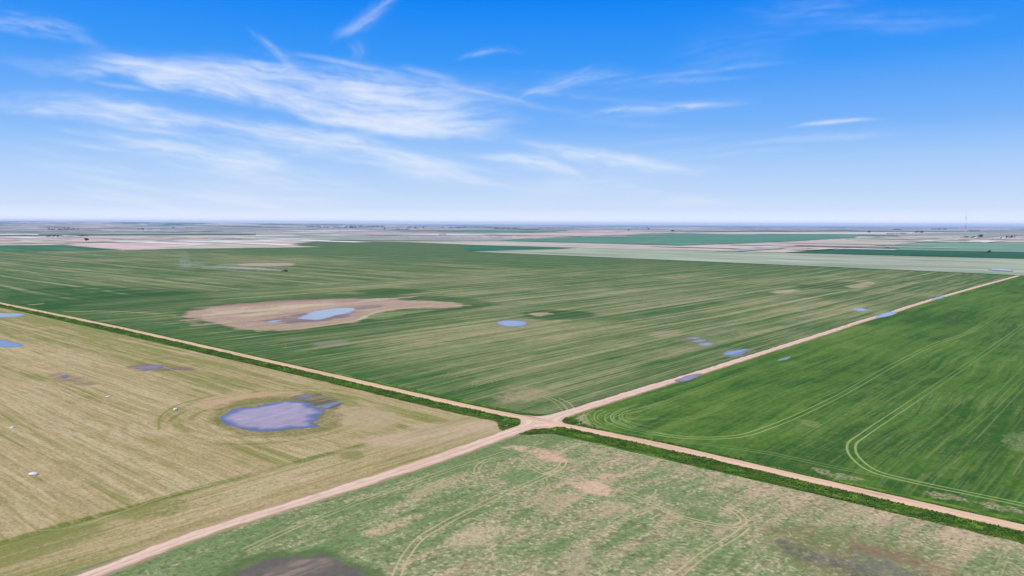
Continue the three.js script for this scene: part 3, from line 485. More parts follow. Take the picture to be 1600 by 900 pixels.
const vergeY = (d) => d < 0 ? (d > -4.2 ? 0.12 : d > -9 ? 0.12 - 0.85 * sm(-4.2, -9, d) : -0.73 * sm(-15, -9, d)) : (d < 3.6 ? 0.12 : d < 5.2 ? 0.12 - 0.5 * sm(3.6, 5.2, d) : -0.38 * sm(7, 5.2, d));
{
  const grass = flip => colourMap(128, 2048, (u, v) => {
    const s = S_FROM + v * (S_TO - S_FROM), t = u * 12 + flip * 40, q = fbm(s / 1.5, t / 1.5, 3), q2 = fbm(s / 9, t / 5, 3);
    set(tint(62, 98, 36)); mix(tint(80, 118, 42), sm(0.35, 0.6, q)); mix(tint(112, 142, 52), sm(0.45, 0.68, q2) * 0.8); mix(tint(150, 150, 90), sm(0.68, 0.8, q) * 0.4); gain(0.8 + 0.4 * n2(s, t * 2));
  });
  for (const side of [-1, 1]) {
    const edge = side < 0 ? DITCH.near : DITCH.far, N = 8;
    const g = ribbon(S_FROM, S_TO, 3, s => { const c = centreA(s), a = c + side * 2.6, out = []; for (let i = 0; i <= N; i++) { const t = a + (edge - a) * i / N; out.push([[s, t], i === N ? -0.02 : vergeY(side < 0 ? -15 * (i / N) * 0.83 - 2.6 : 2.6 + 4.4 * i / N) + (n2(s / 3, i) - 0.5) * 0.12, i / N]); } return out; }, S_TO - S_FROM);
    struct(new THREE.Mesh(g, std([1, 1, 1], 1, { map: grass(side) })), 'grass_verge', side < 0 ? 'broad grassy ditch along the near side of the gravel road' : 'narrow grassy bank along the far side of the gravel road', 'verge');
  }
}
// ───────────────────────── roads ─────────────────────────
function roadMaterial(len, from, base, light, rut, seed, other) {
  return std([1, 1, 1], 0.95, { map: colourMap(96, 2048, (u, v) => {
    const a = (u - 0.5) * 2, l = from + v * len, w = a + (n2(l / 14 + seed, 2) - 0.5) * 0.14;
    set(base); if (other) mix(other, sm(-250, 80, l) * 0.8); mix(light, sm(0.2, 0.02, Math.abs(Math.abs(w) - 0.42)) * 0.75); mix(light, sm(0.1, 0.0, Math.abs(w + 0.05)) * 0.3);
    mix(rut, sm(0.16, 0.0, Math.abs(w - 0.12)) * 0.35 + sm(0.55, 0.75, fbm(l / 22 + seed, a * 1.6, 3)) * 0.35); mix(rut, sm(0.80, 1.0, Math.abs(a) + (n2(l / 3, seed) - 0.5) * 0.2) * 0.6);
    mix(P.brown, sm(0.62, 0.8, fbm(l / 5 + 8, a * 3 + seed, 3)) * 0.22);
    gain(0.90 + 0.13 * n2(l / 0.9, a * 18) + 0.10 * n2(l / 4, a * 5));
  }) });
}
const GA = [tint(222, 190, 158), tint(240, 212, 182), tint(196, 160, 134)], GB = [tint(228, 196, 180), tint(242, 216, 204), tint(204, 168, 152)];
const roadProfile = (c, w, y, along, k = 1) => [[-w - 1.1, -0.55, 0], [-w, 0.02, 0.04], [-w * 0.5, 0.09, 0.27], [0, 0.12, 0.5], [w * 0.5, 0.09, 0.73], [w, 0.02, 0.96], [w + 1.1, -0.55, 1]].map(([o, dy, a]) => [along(c + o), y + (dy < 0 ? dy : dy * k), a]);
{
  const g = ribbon(S_FROM, S_TO, 2.5, s => roadProfile(centreA(s), wA(s), ROADTOP - 0.1, t => [s, t]), S_TO - S_FROM);
  struct(new THREE.Mesh(g, roadMaterial(S_TO - S_FROM, S_FROM, ...GA, 3, tint(232, 192, 174))), 'gravel_road', 'tan gravel grid road running from the far left edge to the lower right', 'road');
  const RAD = 13;
  const arm = (from, to, dir) => ribbon(from, to, 1.2, t => {
    const tau = Math.abs(t - centreA(0)) - 3.0, fl = tau < RAD ? RAD - Math.sqrt(Math.max(0, RAD * RAD - (RAD - Math.max(0, tau)) ** 2)) : 0;
    const w = wBbase(t) + fl * (dir < 0 ? 1 : 0.9) + (n2(t / 5, dir * 9 + 20) - 0.5) * 1.0 + (n2(t / 1.6, dir * 9 + 30) - 0.5) * 0.4;
    const k = sm(40, 4, tau), y = 0.015 + (ROADTOP - 0.12) * k;
    return roadProfile(centreB(t), w, y, s => [s, t], 0.35 + 0.4 * k);
  }, to - from);
  struct(new THREE.Mesh(arm(-400, centreA(0) - 2.9, -1), roadMaterial(400, -400, ...GB, 9)), 'dirt_road', 'pinkish dirt road running from the bottom left corner up to the crossing', 'road');
  struct(new THREE.Mesh(arm(centreA(0) + 2.9, B_END + 60, 1), roadMaterial(B_END, 0, ...GB, 15)), 'dirt_road', 'pinkish dirt road with puddles running from the crossing to the far right', 'road');
}
console.log('roads done');

// ───────────────────────── open prairie out to the horizon ─────────────────────────
const hillAt = (az, r) => {                                             // low plateau far off to the left, gentle swells elsewhere
  const k = sm(17000, 30000, r); if (k <= 0) return 0;
  const plateau = 100 * sm(2, -34, az) + 26;
  return k * (plateau + 16 * (fbm(az / 7 + 4, r / 6000, 3) - 0.5)) * (0.75 + 0.25 * sm(26000, 31000, r));
};
{
  const rings = [0, 150, 400, 900, 1800, 3000, 4200, 5400]; for (let r = 6200; r < 46000; r *= 1.035) rings.push(r); rings.push(46000);
  const NA = 1440, pos = [], col = [], idx = [];
  const kinds = [[.42, .35, .29], [.48, .40, .32], [.13, .20, .12], [.34, .29, .25], [.56, .50, .41], [.18, .23, .15], [.50, .40, .32], [.11, .18, .11]];
  rings.forEach((r, j) => { for (let i = 0; i < NA; i++) {
    const a = i / NA * Math.PI * 2 - Math.PI, x = Math.sin(a) * r, z = -Math.cos(a) * r, [s, t] = toST(x, z);
    pos.push(x, -1.2 + hillAt(a * 180 / Math.PI, r), z);
    const cs = Math.floor(s / 1610), ct = Math.floor(t / 805), h = TAB[((ct & 511) << 9) + (cs & 511)], c = r < 700 ? [.24, .21, .12] : kinds[Math.floor(h * 7.99)], g = 0.85 + 0.3 * TAB[(i * 131 + j * 977) & 262143];
    col.push(c[0] * g, c[1] * g, c[2] * g);
  } });
  for (let j = 0; j < rings.length - 1; j++) for (let i = 0; i < NA; i++) { const a = j * NA + i, b = j * NA + (i + 1) % NA; idx.push(a, a + NA, b, b, a + NA, b + NA); }
  const g = new THREE.BufferGeometry(); g.setAttribute('position', new THREE.Float32BufferAttribute(pos, 3)); g.setAttribute('color', new THREE.Float32BufferAttribute(col, 3)); g.setIndex(idx); g.computeVertexNormals();
  if (g.attributes.normal.getY(NA * 3) < 0) { const x = g.index.array; for (let i = 0; i < x.length; i += 3) [x[i], x[i + 1]] = [x[i + 1], x[i]]; g.computeVertexNormals(); }
  struct(new THREE.Mesh(g, std([1, 1, 1], 1, { vertexColors: true })), 'prairie', 'open farmed prairie reaching to the blue horizon', 'prairie');
}
// far fields: outlines on the ground, their crop colour with seeding streaks
const STREAK = (() => { const N = 512, d = new Float32Array(N * N * 3); const per = (x, y, px, py) => { const xi = Math.floor(x), yi = Math.floor(y), fx = x - xi, fy = y - yi, h = (a, b) => TAB[(((b % py) + py) % py) * 512 + (((a % px) + px) % px)], ux = fx * fx * (3 - 2 * fx), uy = fy * fy * (3 - 2 * fy); return (h(xi, yi) * (1 - ux) + h(xi + 1, yi) * ux) * (1 - uy) + (h(xi, yi + 1) * (1 - ux) + h(xi + 1, yi + 1) * ux) * uy; };
  for (let j = 0; j < N; j++) for (let i = 0; i < N; i++) { const v = 0.36 + 0.86 * (0.12 * per(i / 64, j / 4, 8, 128) + 0.32 * per(i / 128, j / 32, 4, 16) + 0.28 * per(i / 64, j / 16, 8, 32) + 0.14 * per(i / 32, j / 64, 16, 8) + 0.14 * per(i / 16, j / 8, 32, 64)), w = per(i / 64, j / 21.333, 8, 24) - 0.5; d[(j * N + i) * 3] = v * (1 + 0.34 * w); d[(j * N + i) * 3 + 1] = v; d[(j * N + i) * 3 + 2] = v * (1 + 0.14 * w); }
  const t = toTexture(d, N, N); t.wrapS = t.wrapT = THREE.RepeatWrapping; return t; })();
let layer = 0;
function farField(name, label, pts, rgb, along = 's', raw = false) {
  const q = raw ? pts : pts.map(p => st(...p)), tri = THREE.ShapeUtils.triangulateShape(q.map(p => new THREE.Vector2(...p)), []), y = 0.12 + 0.04 * layer++;
  const pos = [], uv = [], idx = tri.flat(); for (const [s, t] of q) { const [x, z] = toXZ(s, t); pos.push(x, y, z); uv.push(...(along === 's' ? [s / 1500, t / 900] : [t / 1500, s / 900])); }
  const g = new THREE.BufferGeometry(); g.setAttribute('position', new THREE.Float32BufferAttribute(pos, 3)); g.setAttribute('uv', new THREE.Float32BufferAttribute(uv, 2)); g.setIndex(idx); g.computeVertexNormals();
  if (g.attributes.normal.getY(0) < 0) { for (let i = 0; i < idx.length; i += 3) [idx[i], idx[i + 1]] = [idx[i + 1], idx[i]]; g.setIndex(idx); g.computeVertexNormals(); }
  struct(new THREE.Mesh(g, std(rgb.map(c => c / 0.79), 1, { map: STREAK })), name, label, 'field');
}
const F = { tan: [.47, .385, .285], pink: [.53, .40, .31], pale: [.56, .50, .39], teal: [.095, .215, .12], deep: [.03, .105, .045], sage: [.31, .335, .215], greyg: [.27, .30, .22], brown: [.27, .225, .19], mauve: [.42, .35, .30], white: [.68, .63, .54] };
farField('tan_field', 'hazy tan fields in a band under the horizon on the left', [[-150, 369], [520, 367.5], [520, 375], [400, 386], [260, 389], [190, 391], [100, 382.5], [-150, 384]], F.tan);
farField('pale_green_field', 'pale grey green band of fields behind the left farmyard', [[-150, 358.5], [300, 357.5], [420, 360], [420, 365.8], [-150, 367]], F.greyg);
farField('deep_green_strip', 'thin dark green strip of crop behind the left farmyard', [[-150, 366.8], [420, 365.6], [420, 366.9], [-150, 369]], F.deep);
farField('pink_field', 'pinkish bare strip behind the striped field on the left', [[100, 382], [230, 379.5], [330, 378], [330, 381.5], [250, 387], [190, 390]], F.pink);
farField('pale_strip', 'pale thin strip at the left frame edge', [[-100, 366.2], [60, 365.8], [60, 366.8], [-100, 367.3]], F.white);
farField('teal_field', 'dark teal far part of the striped field near the left edge', [[-150, 384.5], [0, 383.8], [90, 382.8], [190, 390.6], [150, 391.5], [-150, 394]], [.06, .15, .065]);
farField('tan_wedge', 'tan wedge of stubble tapering into dark green crop', [[330, 381.5], [420, 379.5], [470, 384.5], [502, 386], [400, 387.4], [300, 388.5]], F.tan);
farField('pale_field', 'pale stubble field on the far centre left', [[400, 361.5], [800, 361.5], [800, 368], [400, 368]], F.mauve);
farField('pale_strip', 'pale narrow strip in the far centre', [[400, 367], [620, 366.2], [800, 365.6], [800, 366.7], [560, 367.7], [400, 368.2]], F.white);
farField('grey_green_field', 'grey green field behind the dark crop in the far centre', [[400, 368.6], [520, 368], [660, 372], [800, 374], [800, 376.4], [600, 375.8], [470, 374.6], [400, 373]], F.greyg);
farField('pale_strip', 'pale sliver of stubble left of the dark crop', [[330, 375.5], [480, 374.7], [520, 375.8], [430, 377.6], [330, 379]], F.pale);
farField('teal_field', 'small teal crop field under the horizon in the centre', [[680, 359.8], [790, 358.5], [880, 358.4], [890, 360.8], [800, 363.8], [690, 364]], F.teal);
farField('tan_field', 'tan stubble band behind the dark crop in the centre', [[560, 376.6], [690, 377.6], [800, 377.4], [960, 381.4], [1060, 384.2], [1190, 379.6], [1400, 371.5], [1480, 373], [1420, 380.5], [1300, 389], [1225, 394.8], [1080, 391], [880, 386.6], [740, 382.8], [640, 378.6]], F.tan);
farField('pale_field', 'pale mauve fields in front of the horizon at centre', [[800, 364.5], [1000, 361.5], [1060, 363.4], [930, 368.6], [800, 373.4]], F.pink);
farField('teal_field', 'large teal crop field in the far centre right', [[780, 375.6], [800, 374.2], [930, 369.3], [1045, 364.6], [1150, 366.2], [1345, 367], [1335, 371.5], [1190, 378.8], [1062, 383.6], [960, 381], [800, 376.8]], F.teal);
farField('pale_strip', 'thin pale strip above the large teal field', [[1050, 363], [1350, 362.6], [1600, 363.5], [1600, 366.2], [1350, 366], [1120, 365.2]], F.pale);
farField('pink_field', 'pink bare strips in the far right centre', [[1060, 385.2], [1190, 381.4], [1280, 383], [1260, 389], [1160, 391.2], [1080, 389.6]], F.pink);
farField('deep_green_wedge', 'dark green wedge of crop behind the sage field', [[715, 383.4], [800, 384.4], [900, 387.2], [865, 390], [800, 391.6], [735, 394]], F.deep.map(c => c * 1.3));
farField('sage_strip', 'pale sage field beyond the striped field on the right', [[738, 393.4], [800, 391.4], [870, 389.8], [905, 387.4], [1060, 390.8], [1225, 395.6], [1310, 397.6], [1450, 401.5], [1800, 410], [1800, 440], [1590, 430.5], [1540, 428], [1200, 413.4], [1000, 404.6], [860, 398.6]], F.sage);
farField('tan_field', 'tan stubble around the right farmyards', [[1400, 366.5], [1750, 368], [1750, 380], [1600, 379], [1450, 378.5], [1420, 377]], F.tan);
farField('grey_green_field', 'grey green pasture behind the right farmyards', [[1345, 366.8], [1480, 363.6], [1750, 365.4], [1750, 369.4], [1480, 368.4]], F.greyg);
farField('teal_field', 'pale teal crop field around the lone tree', [[1300, 390], [1360, 385.5], [1450, 379], [1620, 380], [1800, 382], [1800, 396], [1600, 394.4], [1400, 391]], [.17, .28, .17]);
farField('deep_green_strip', 'dark green strip of crop in front of the lone tree', [[1228, 394.6], [1312, 389.8], [1400, 390.6], [1600, 394.2], [1800, 398], [1800, 408.6], [1600, 404.4], [1450, 400.6], [1310, 396.8]], F.deep);
farField('brown_strip', 'dark brown strip below the horizon on the right', [[1050, 360.4], [1350, 360.2], [1750, 363.6], [1750, 364.6], [1350, 361.6], [1050, 361.4]], F.brown.map(c => c * 0.5));
{ // narrow parcels of stubble, fallow and pasture that break up the far tan country
  const r = rng(314), boxes = [[-40, 520, 370, 381, 26], [400, 800, 361.5, 368, 16], [1080, 1400, 382, 391.5, 12], [1400, 1640, 368, 378, 16], [800, 1060, 362, 370, 8], [-40, 460, 359, 365.5, 12], [-60, 1660, 354.6, 361, 46]];
  const kinds = [F.pale, F.pink, F.greyg, F.mauve, F.tan, F.brown, F.white, F.sage, F.pink, F.pale];
  for (const [u0, u1, v0, v1, n] of boxes) for (let i = 0; i < n; i++) {
    const [s, t] = st(u0 + (u1 - u0) * r(), v0 + (v1 - v0) * r()), k = Math.hypot(s, t) / 4500, a = (160 + 500 * r()) * k, b = (18 + 60 * r()) * k, sw = r() < 0.35 ? 1 : 0, c = kinds[Math.floor(r() * kinds.length)], p = [[-a, -b], [a, -b * 0.8], [a, b], [-a, b * 0.9]].map(q => sw ? [s + q[1], t + q[0]] : [s + q[0], t + q[1]]);
    farField('far_parcel', 'narrow strip of farmland in the hazy distance', p, c, sw ? 't' : 's', true);
  }
}
console.log('far fields done');

// ───────────────────────── water ─────────────────────────
function pond(name, label, pts, { y = 0.04, rag = 0.6, mud = [.06, .065, .085], core = null, rim = 3, rough = 0.1, scale = 6 } = {}) {
  core = core || [mud[0] * 1.35 + 0.03, mud[1] * 1.25 + 0.025, mud[2] * 1.1 + 0.02];
  const q = pts.map(p => st(...p)), cv = new THREE.CatmullRomCurve3(q.map(p => new THREE.Vector3(p[0], 0, p[1])), true, 'centripetal').getSpacedPoints(150).slice(0, -1).map(p => [p.x, p.z]);
  const c = cv.reduce((a, p) => [a[0] + p[0] / cv.length, a[1] + p[1] / cv.length], [0, 0]);
  const out = cv.map(p => { const d = Math.hypot(p[0] - c[0], p[1] - c[1]) || 1, n = (fbm(p[0] / scale + 3, p[1] / scale, 4) - 0.5) * 2 * rag; return new THREE.Vector2(p[0] + (p[0] - c[0]) / d * n, p[1] + (p[1] - c[1]) / d * n); });
  const lo = [Math.min(...out.map(p => p.x)), Math.min(...out.map(p => p.y))], hi = [Math.max(...out.map(p => p.x)), Math.max(...out.map(p => p.y))];
  const tri = THREE.ShapeUtils.triangulateShape(out, []), pos = [], uv = [], idx = tri.flat();
  for (const p of out) { const [x, z] = toXZ(p.x, p.y); pos.push(x, y, z); uv.push((p.x - lo[0]) / (hi[0] - lo[0]), (p.y - lo[1]) / (hi[1] - lo[1])); }
  const g = new THREE.BufferGeometry(); g.setAttribute('position', new THREE.Float32BufferAttribute(pos, 3)); g.setAttribute('uv', new THREE.Float32BufferAttribute(uv, 2)); g.setIndex(idx); g.computeVertexNormals();
  if (g.attributes.normal.getY(0) < 0) { for (let i = 0; i < idx.length; i += 3) [idx[i], idx[i + 1]] = [idx[i + 1], idx[i]]; g.setIndex(idx); g.computeVertexNormals(); }
  const m = new THREE.MeshPhysicalMaterial({ color: new THREE.Color().setRGB(...mud), roughness: rough, ior: 1.333 });
  if (core) {                                                           // stirred-up silt in the middle, clear shallows round it
    m.color.set(1, 1, 1);
    m.map = colourMap(256, 256, (u, v) => {
      const s = lo[0] + u * (hi[0] - lo[0]), t = lo[1] + v * (hi[1] - lo[1]); let best = 1e9;
      for (let k = 0; k < out.length; k += 2) { const dx = out[k].x - s, dy = out[k].y - t; best = Math.min(best, dx * dx + dy * dy); }
      const d = Math.sqrt(best) + (fbm(s / 9, t / 9, 4) - 0.5) * rim * 1.4;
      set(mud); mix(core, sm(rim * 0.25, rim * 1.5, d) * (0.65 + 0.5 * fbm(s / 4 + 3, t / 7, 3))); gain(0.85 + 0.3 * fbm(s / 2.2, t / 5, 3));
    });
  }
  struct(new THREE.Mesh(g, m), name, label, 'water');
}
const BLUEW = [.20, .21, .235], MUDW = [.22, .20, .21];
pond('round_pond', 'large round muddy pond in the stubble field', [[346, 657], [352, 646], [372, 638], [400, 634.5], [428, 629.5], [450, 626.5], [472, 628], [492, 634], [507, 645], [497, 650], [501, 655], [487, 659], [494, 663], [498, 667], [480, 668.5], [455, 670], [430, 673], [400, 673], [368, 668]], { core: [.43, .30, .265], mud: [.14, .125, .155], rim: 5, rag: 2.0, scale: 5 });
pond('shallow_water', 'shallow flooded crop beside the round pond', [[500, 637], [508, 632.5], [520, 629], [534, 628.6], [522, 633.6], [510, 638.5]], { mud: [.15, .16, .17], rag: 1.8, y: 0.05, scale: 4, rough: 0.2 });
pond('shallow_water', 'dark wet hollow above the round pond', [[465, 619.4], [476, 616.4], [488, 619], [478, 622.4]], { mud: [.16, .135, .13], rag: 1.4, scale: 4, rough: 0.35 });
pond('salt_flat_pond', 'bright blue pond on the pink salt flat', [[470, 498], [478, 491], [500, 485], [530, 481.5], [553, 481], [545, 487.5], [520, 494], [495, 500]], { mud: BLUEW, rag: 5, scale: 18 });
pond('salt_flat_pond', 'small grey puddle left of the blue pond on the salt flat', [[416, 504], [428, 500.5], [440, 500], [430, 504]], { mud: MUDW, rag: 3, scale: 12 });
pond('oval_pond', 'small oval pale blue pond in the striped field', [[777, 503.5], [790, 501], [810, 501], [824, 504.5], [817, 508.5], [797, 510], [781, 507.5]], { mud: BLUEW, rag: 1.5, scale: 10 });
pond('flooded_rows', 'farthest of three faint flooded rows in the striped field', [[1073, 529], [1085, 526.4], [1095, 527], [1084, 530]], { mud: [.20, .20, .18], rag: 2.4, scale: 5, rough: 0.45 });
pond('flooded_rows', 'middle of three faint flooded rows in the striped field', [[1082, 533.4], [1094, 530.4], [1103, 531.4], [1090, 534.6]], { mud: [.20, .20, .18], rag: 2.4, scale: 5, rough: 0.45 });
pond('flooded_rows', 'nearest of three faint flooded rows in the striped field', [[1092, 538.4], [1105, 535], [1117, 537], [1103, 541]], { mud: [.21, .205, .18], rag: 2.4, scale: 5, rough: 0.45 });
pond('roadside_pond', 'larger half of the small blue pond beside the dirt road', [[1130, 553], [1144, 548], [1169, 545.6], [1160, 550], [1142, 555]], { mud: BLUEW, rag: 1.2, scale: 5 });
pond('roadside_pond', 'thin nearer half of the small blue pond beside the dirt road', [[1139, 557.4], [1152, 553.8], [1165, 550.4], [1154, 555.6]], { mud: BLUEW, rag: 0.8, scale: 5 });
pond('field_puddle', 'thin pale puddle in the striped field toward the right', [[1333, 482.6], [1345, 481.6], [1356, 484.8], [1344, 486.4]], { mud: BLUEW, rag: 2, scale: 9 });
pond('field_puddle', 'pale lavender water at the far end of the dirt road', [[1545, 421.4], [1565, 421.8], [1584, 423.6], [1574, 424.6], [1556, 423.6]], { mud: [.25, .23, .26], rag: 6, scale: 20, y: 2.2 });
pond('field_pond', 'blue pond at the left frame edge below the gravel road', [[-40, 489], [0, 489.3], [38, 490.6], [28, 494], [0, 496], [-40, 496]], { mud: BLUEW, rag: 2, scale: 10 });
pond('field_pond', 'blue pond at the left frame edge in the stubble', [[-60, 531], [0, 531], [22, 535], [36, 540], [18, 543], [0, 542], [-60, 544]], { mud: [.12, .145, .2], rag: 1.5, scale: 8 });
pond('field_puddle', 'dark purple puddle in the stubble field', [[212, 574.5], [233, 571], [257, 571.6], [243, 576.6], [222, 577.4]], { mud: [.16, .11, .115], rag: 1.8, scale: 5, rough: 0.35 });
pond('field_puddle', 'tiny dark puddle in the stubble near the left edge', [[95, 588], [103, 586], [108, 589], [101, 591]], { mud: [.17, .125, .12], rag: 1, scale: 4, rough: 0.4 });
pond('road_puddle', 'purple brown puddle along the dirt road nearest the crossing', [[1054, 596], [1068, 589], [1085, 584.6], [1097, 583.6], [1088, 590], [1070, 596]], { mud: [.24, .175, .175], rag: 0.9, y: 0.12, scale: 4, rough: 0.3 });
pond('road_puddle', 'blue puddle covering the dirt road toward the far right', [[1368, 497], [1378, 490.6], [1396, 486.6], [1401, 488.6], [1386, 494.6]], { mud: [.28, .27, .27], rag: 0.9, y: 0.12, scale: 5, rough: 0.2 });
pond('road_puddle', 'small grey blue puddle farthest along the dirt road', [[1454, 469.4], [1463, 465], [1476, 462.6], [1470, 466.6]], { mud: [.28, .27, .27], rag: 0.9, y: 0.12, scale: 5, rough: 0.2 });
pond('crop_puddle', 'small grey puddle in the green crop by the dirt road', [[1215, 563.4], [1224, 559.4], [1235, 557], [1228, 562]], { mud: [.22, .24, .22], rag: 0.9, scale: 4, rough: 0.35 });
console.log('water done');

// ───────────────────────── rough grass in the ditches ─────────────────────────
{
  const r = rng(5), pos = [], nor = [], idx = [];
  for (let b = 0; b < 9; b++) {                                         // a tuft: bent blades fanning from one root
    const a = b / 9 * 6.283 + r(), l = 0.35 + 0.35 * r(), h = 0.28 + 0.3 * r(), w = 0.10 + 0.06 * r(), cx = Math.cos(a), cz = Math.sin(a), k = pos.length / 3;
    pos.push(-cz * w, 0, cx * w, cz * w, 0, -cx * w, cx * l * 0.5 - cz * w, h, cz * l * 0.5 + cx * w, cx * l * 0.5 + cz * w, h, cz * l * 0.5 - cx * w, cx * l, h * 0.85, cz * l);
    for (let q = 0; q < 5; q++) nor.push(cx * 0.5, 0.85, cz * 0.5);
    idx.push(k, k + 1, k + 2, k + 1, k + 3, k + 2, k + 2, k + 3, k + 4);
  }
  const g = new THREE.BufferGeometry(); g.setAttribute('position', new THREE.Float32BufferAttribute(pos, 3)); g.setIndex(idx); g.computeVertexNormals();
  const spots = [], m = new THREE.Matrix4(), e = new THREE.Euler(), qn = new THREE.Quaternion();
  const yAt = (s, t) => { const c = centreA(s), d = t - c; if (d < 0 && t > DITCH.near) { const f = (t - (c - 2.6)) / (DITCH.near - (c - 2.6)); return vergeY(-15 * f * 0.83 - 2.6); } if (d > 0 && t < DITCH.far) { const f = (t - (c + 2.6)) / (DITCH.far - (c + 2.6)); return vergeY(2.6 + 4.4 * f); } return 0; };
  const RADIUS = 13;
  const onRoad = (s, t) => { const d = Math.abs(t - centreA(s)); if (d < wA(s) + 0.35) return true; const tau = Math.abs(t - centreA(0)) - 3, fl = tau < RADIUS ? RADIUS - Math.sqrt(Math.max(0, RADIUS * RADIUS - (RADIUS - Math.max(0, tau)) ** 2)) : 0; return Math.abs(s - centreB(t)) < wBbase(t) + fl + 0.8; };
  for (let s = -880; s < 330; s += 0.5) {
    const [x, z] = toXZ(s, -8), dist = Math.hypot(x, z), n = (dist < 450 ? 100 : dist < 650 ? 60 : 34);
    for (let i = 0; i < n; i++) {
      const t = -27 + 41 * r(), ss = s + r() * 0.5; if (onRoad(ss, t)) continue;
      if (r() > vergeAt(ss, t)) continue;
      const q = fbm(ss / 5 + 2, t / 3, 3);
      if (q < 0.3) continue;
      const sc = (0.35 + 0.6 * r()) * (0.3 + 1.2 * fbm(ss / 11 + 40, t / 4, 2)) * (0.55 + 0.9 * q) * (dist > 500 ? 1.3 : 1);
      spots.push([ss, t, yAt(ss, t) - 0.03, sc, q, r()]);
    }
  }
  const inst = new THREE.InstancedMesh(g, new THREE.MeshPhysicalMaterial({ color: 0xffffff, roughness: 1, specularIntensity: 0.15, transmission: 0.45, thickness: 0, side: THREE.DoubleSide }), spots.length), cc = new THREE.Color();
  const cols = [tint(84, 126, 46), tint(112, 158, 56), tint(152, 186, 70), tint(192, 198, 104), tint(214, 206, 150)];
  spots.forEach(([s, t, y, sc, q, rr], i) => {
    const [x, z] = toXZ(s, t); e.set((r() - 0.5) * 0.4, r() * 6.283, (r() - 0.5) * 0.4); qn.setFromEuler(e);
    m.compose(new THREE.Vector3(x, y, z), qn, new THREE.Vector3(sc, sc * (0.7 + 0.6 * r()), sc)); inst.setMatrixAt(i, m);
    const k = clamp(rr * 1.4 + (q - 0.5) * 3.2 + 0.25, 0, 3.6), a = cols[Math.floor(k)], b = cols[Math.floor(k) + 1], f = k - Math.floor(k);
    inst.setColorAt(i, cc.setRGB(a[0] + (b[0] - a[0]) * f, a[1] + (b[1] - a[1]) * f, a[2] + (b[2] - a[2]) * f));
  });
  put(inst, 'verge_grass', { kind: 'stuff', label: 'rough green grass filling the ditches along the gravel road', category: 'grass' });
  console.log('tufts', spots.length);
}

// ───────────────────────── trees ─────────────────────────
const bark = std([.10, .08, .065], 1), leafCols = [[.035, .065, .028], [.045, .08, .032], [.03, .055, .03]].map(c => std(c, 1, { side: THREE.DoubleSide }));
function crownGeometry(w, h, base, seed, n = 260) {                     // leaf clumps spread through several uneven lobes
  const r = rng(seed), pos = [], lobes = []; const L = 5 + Math.floor(r() * 4);
  for (let i = 0; i < L; i++) { const a = r() * 6.283, d = w * 0.28 * Math.sqrt(r()); lobes.push([Math.cos(a) * d, base + (h - base) * (0.22 + 0.58 * r()), Math.sin(a) * d, w * (0.17 + 0.14 * r()), (h - base) * (0.16 + 0.14 * r())]); }
  for (let i = 0; i < n; i++) {
    const l = lobes[Math.floor(r() * L)], u = r() * 6.283, v = Math.acos(2 * r() - 1), k = 0.55 + 0.5 * r();
    const x = l[0] + Math.sin(v) * Math.cos(u) * l[3] * k, y = Math.max(base * 0.8, l[1] + Math.cos(v) * l[4] * k), z = l[2] + Math.sin(v) * Math.sin(u) * l[3] * k, q = w * (0.05 + 0.06 * r());
    const e = new THREE.Euler(r() * 3, r() * 6, r() * 3), A = [[-q, -q * .6, 0], [q, -q * .5, 0.2 * q], [q * .8, q * .6, 0], [-q * .7, q * .7, 0.2 * q]].map(p => new THREE.Vector3(...p).applyEuler(e));
    for (const c of [0, 1, 2, 0, 2, 3]) pos.push(x + A[c].x, y + A[c].y, z + A[c].z);
  }
  const g = new THREE.BufferGeometry(); g.setAttribute('position', new THREE.Float32BufferAttribute(pos, 3)); g.computeVertexNormals(); return g;
}
function trunkGeometry(w, h, seed) {
  const r = rng(seed + 500), parts = [new THREE.CylinderGeometry(h * 0.018, h * 0.035, h * 0.6, 7).translate(0, h * 0.3, 0)];
  for (let i = 0; i < 4; i++) { const a = r() * 6.283, g = new THREE.CylinderGeometry(h * 0.006, h * 0.014, h * 0.42, 5); g.translate(0, h * 0.21, 0); g.rotateZ(0.45 + 0.35 * r()); g.rotateY(a); g.translate(0, h * (0.22 + 0.1 * i), 0); parts.push(g); }
  return mergeGeometries(parts);
}
function farTree(u, v, wpx, hpx, label, seed, group) {
  const [x, z] = ground(u, v), px = Math.hypot(x, z, EYE) / 1160, w = wpx * px, h = hpx * px, o = new THREE.Group();
  const c = new THREE.Mesh(crownGeometry(w, h, h * 0.2, seed, 320), leafCols[seed % 3]); c.name = 'crown'; const t = new THREE.Mesh(trunkGeometry(w, h, seed), bark); t.name = 'trunk'; o.add(t, c);
  o.position.set(x, 0, z); put(o, 'tree', { label, category: 'tree', ...(group && { group }) });
}
farTree(1545, 397.2, 4.4, 5.6, 'lone tree standing in the pale teal crop field at far right', 11);
farTree(135, 377.2, 6.5, 4.2, 'lone round tree in the tan field below the left farmyard', 12);
farTree(1532, 371.0, 6.5, 4.6, 'largest rounded tree in the farmyard tree row at far right', 13);
farTree(1358, 363.6, 4.2, 2.6, 'single small dark tree on the pale strip right of centre', 14);
farTree(1050, 362.0, 5.5, 2.4, 'low dark bush above the large teal field', 15);
farTree(1013, 358.3, 4.5, 2.2, 'small bush near the horizon, right one of two at centre', 16);
farTree(982, 360.2, 3.6, 2.0, 'small bush near the horizon, left one of two at centre', 17);
farTree(601, 358.4, 3.5, 2.2, 'dark bush in front of the distant town', 18);
farTree(1386, 388.2, 6, 1.8, 'low bush at the left end of the pale teal field', 19);
farTree(1564, 373.0, 2.6, 2.0, 'little tree left of the rightmost tree row', 20);
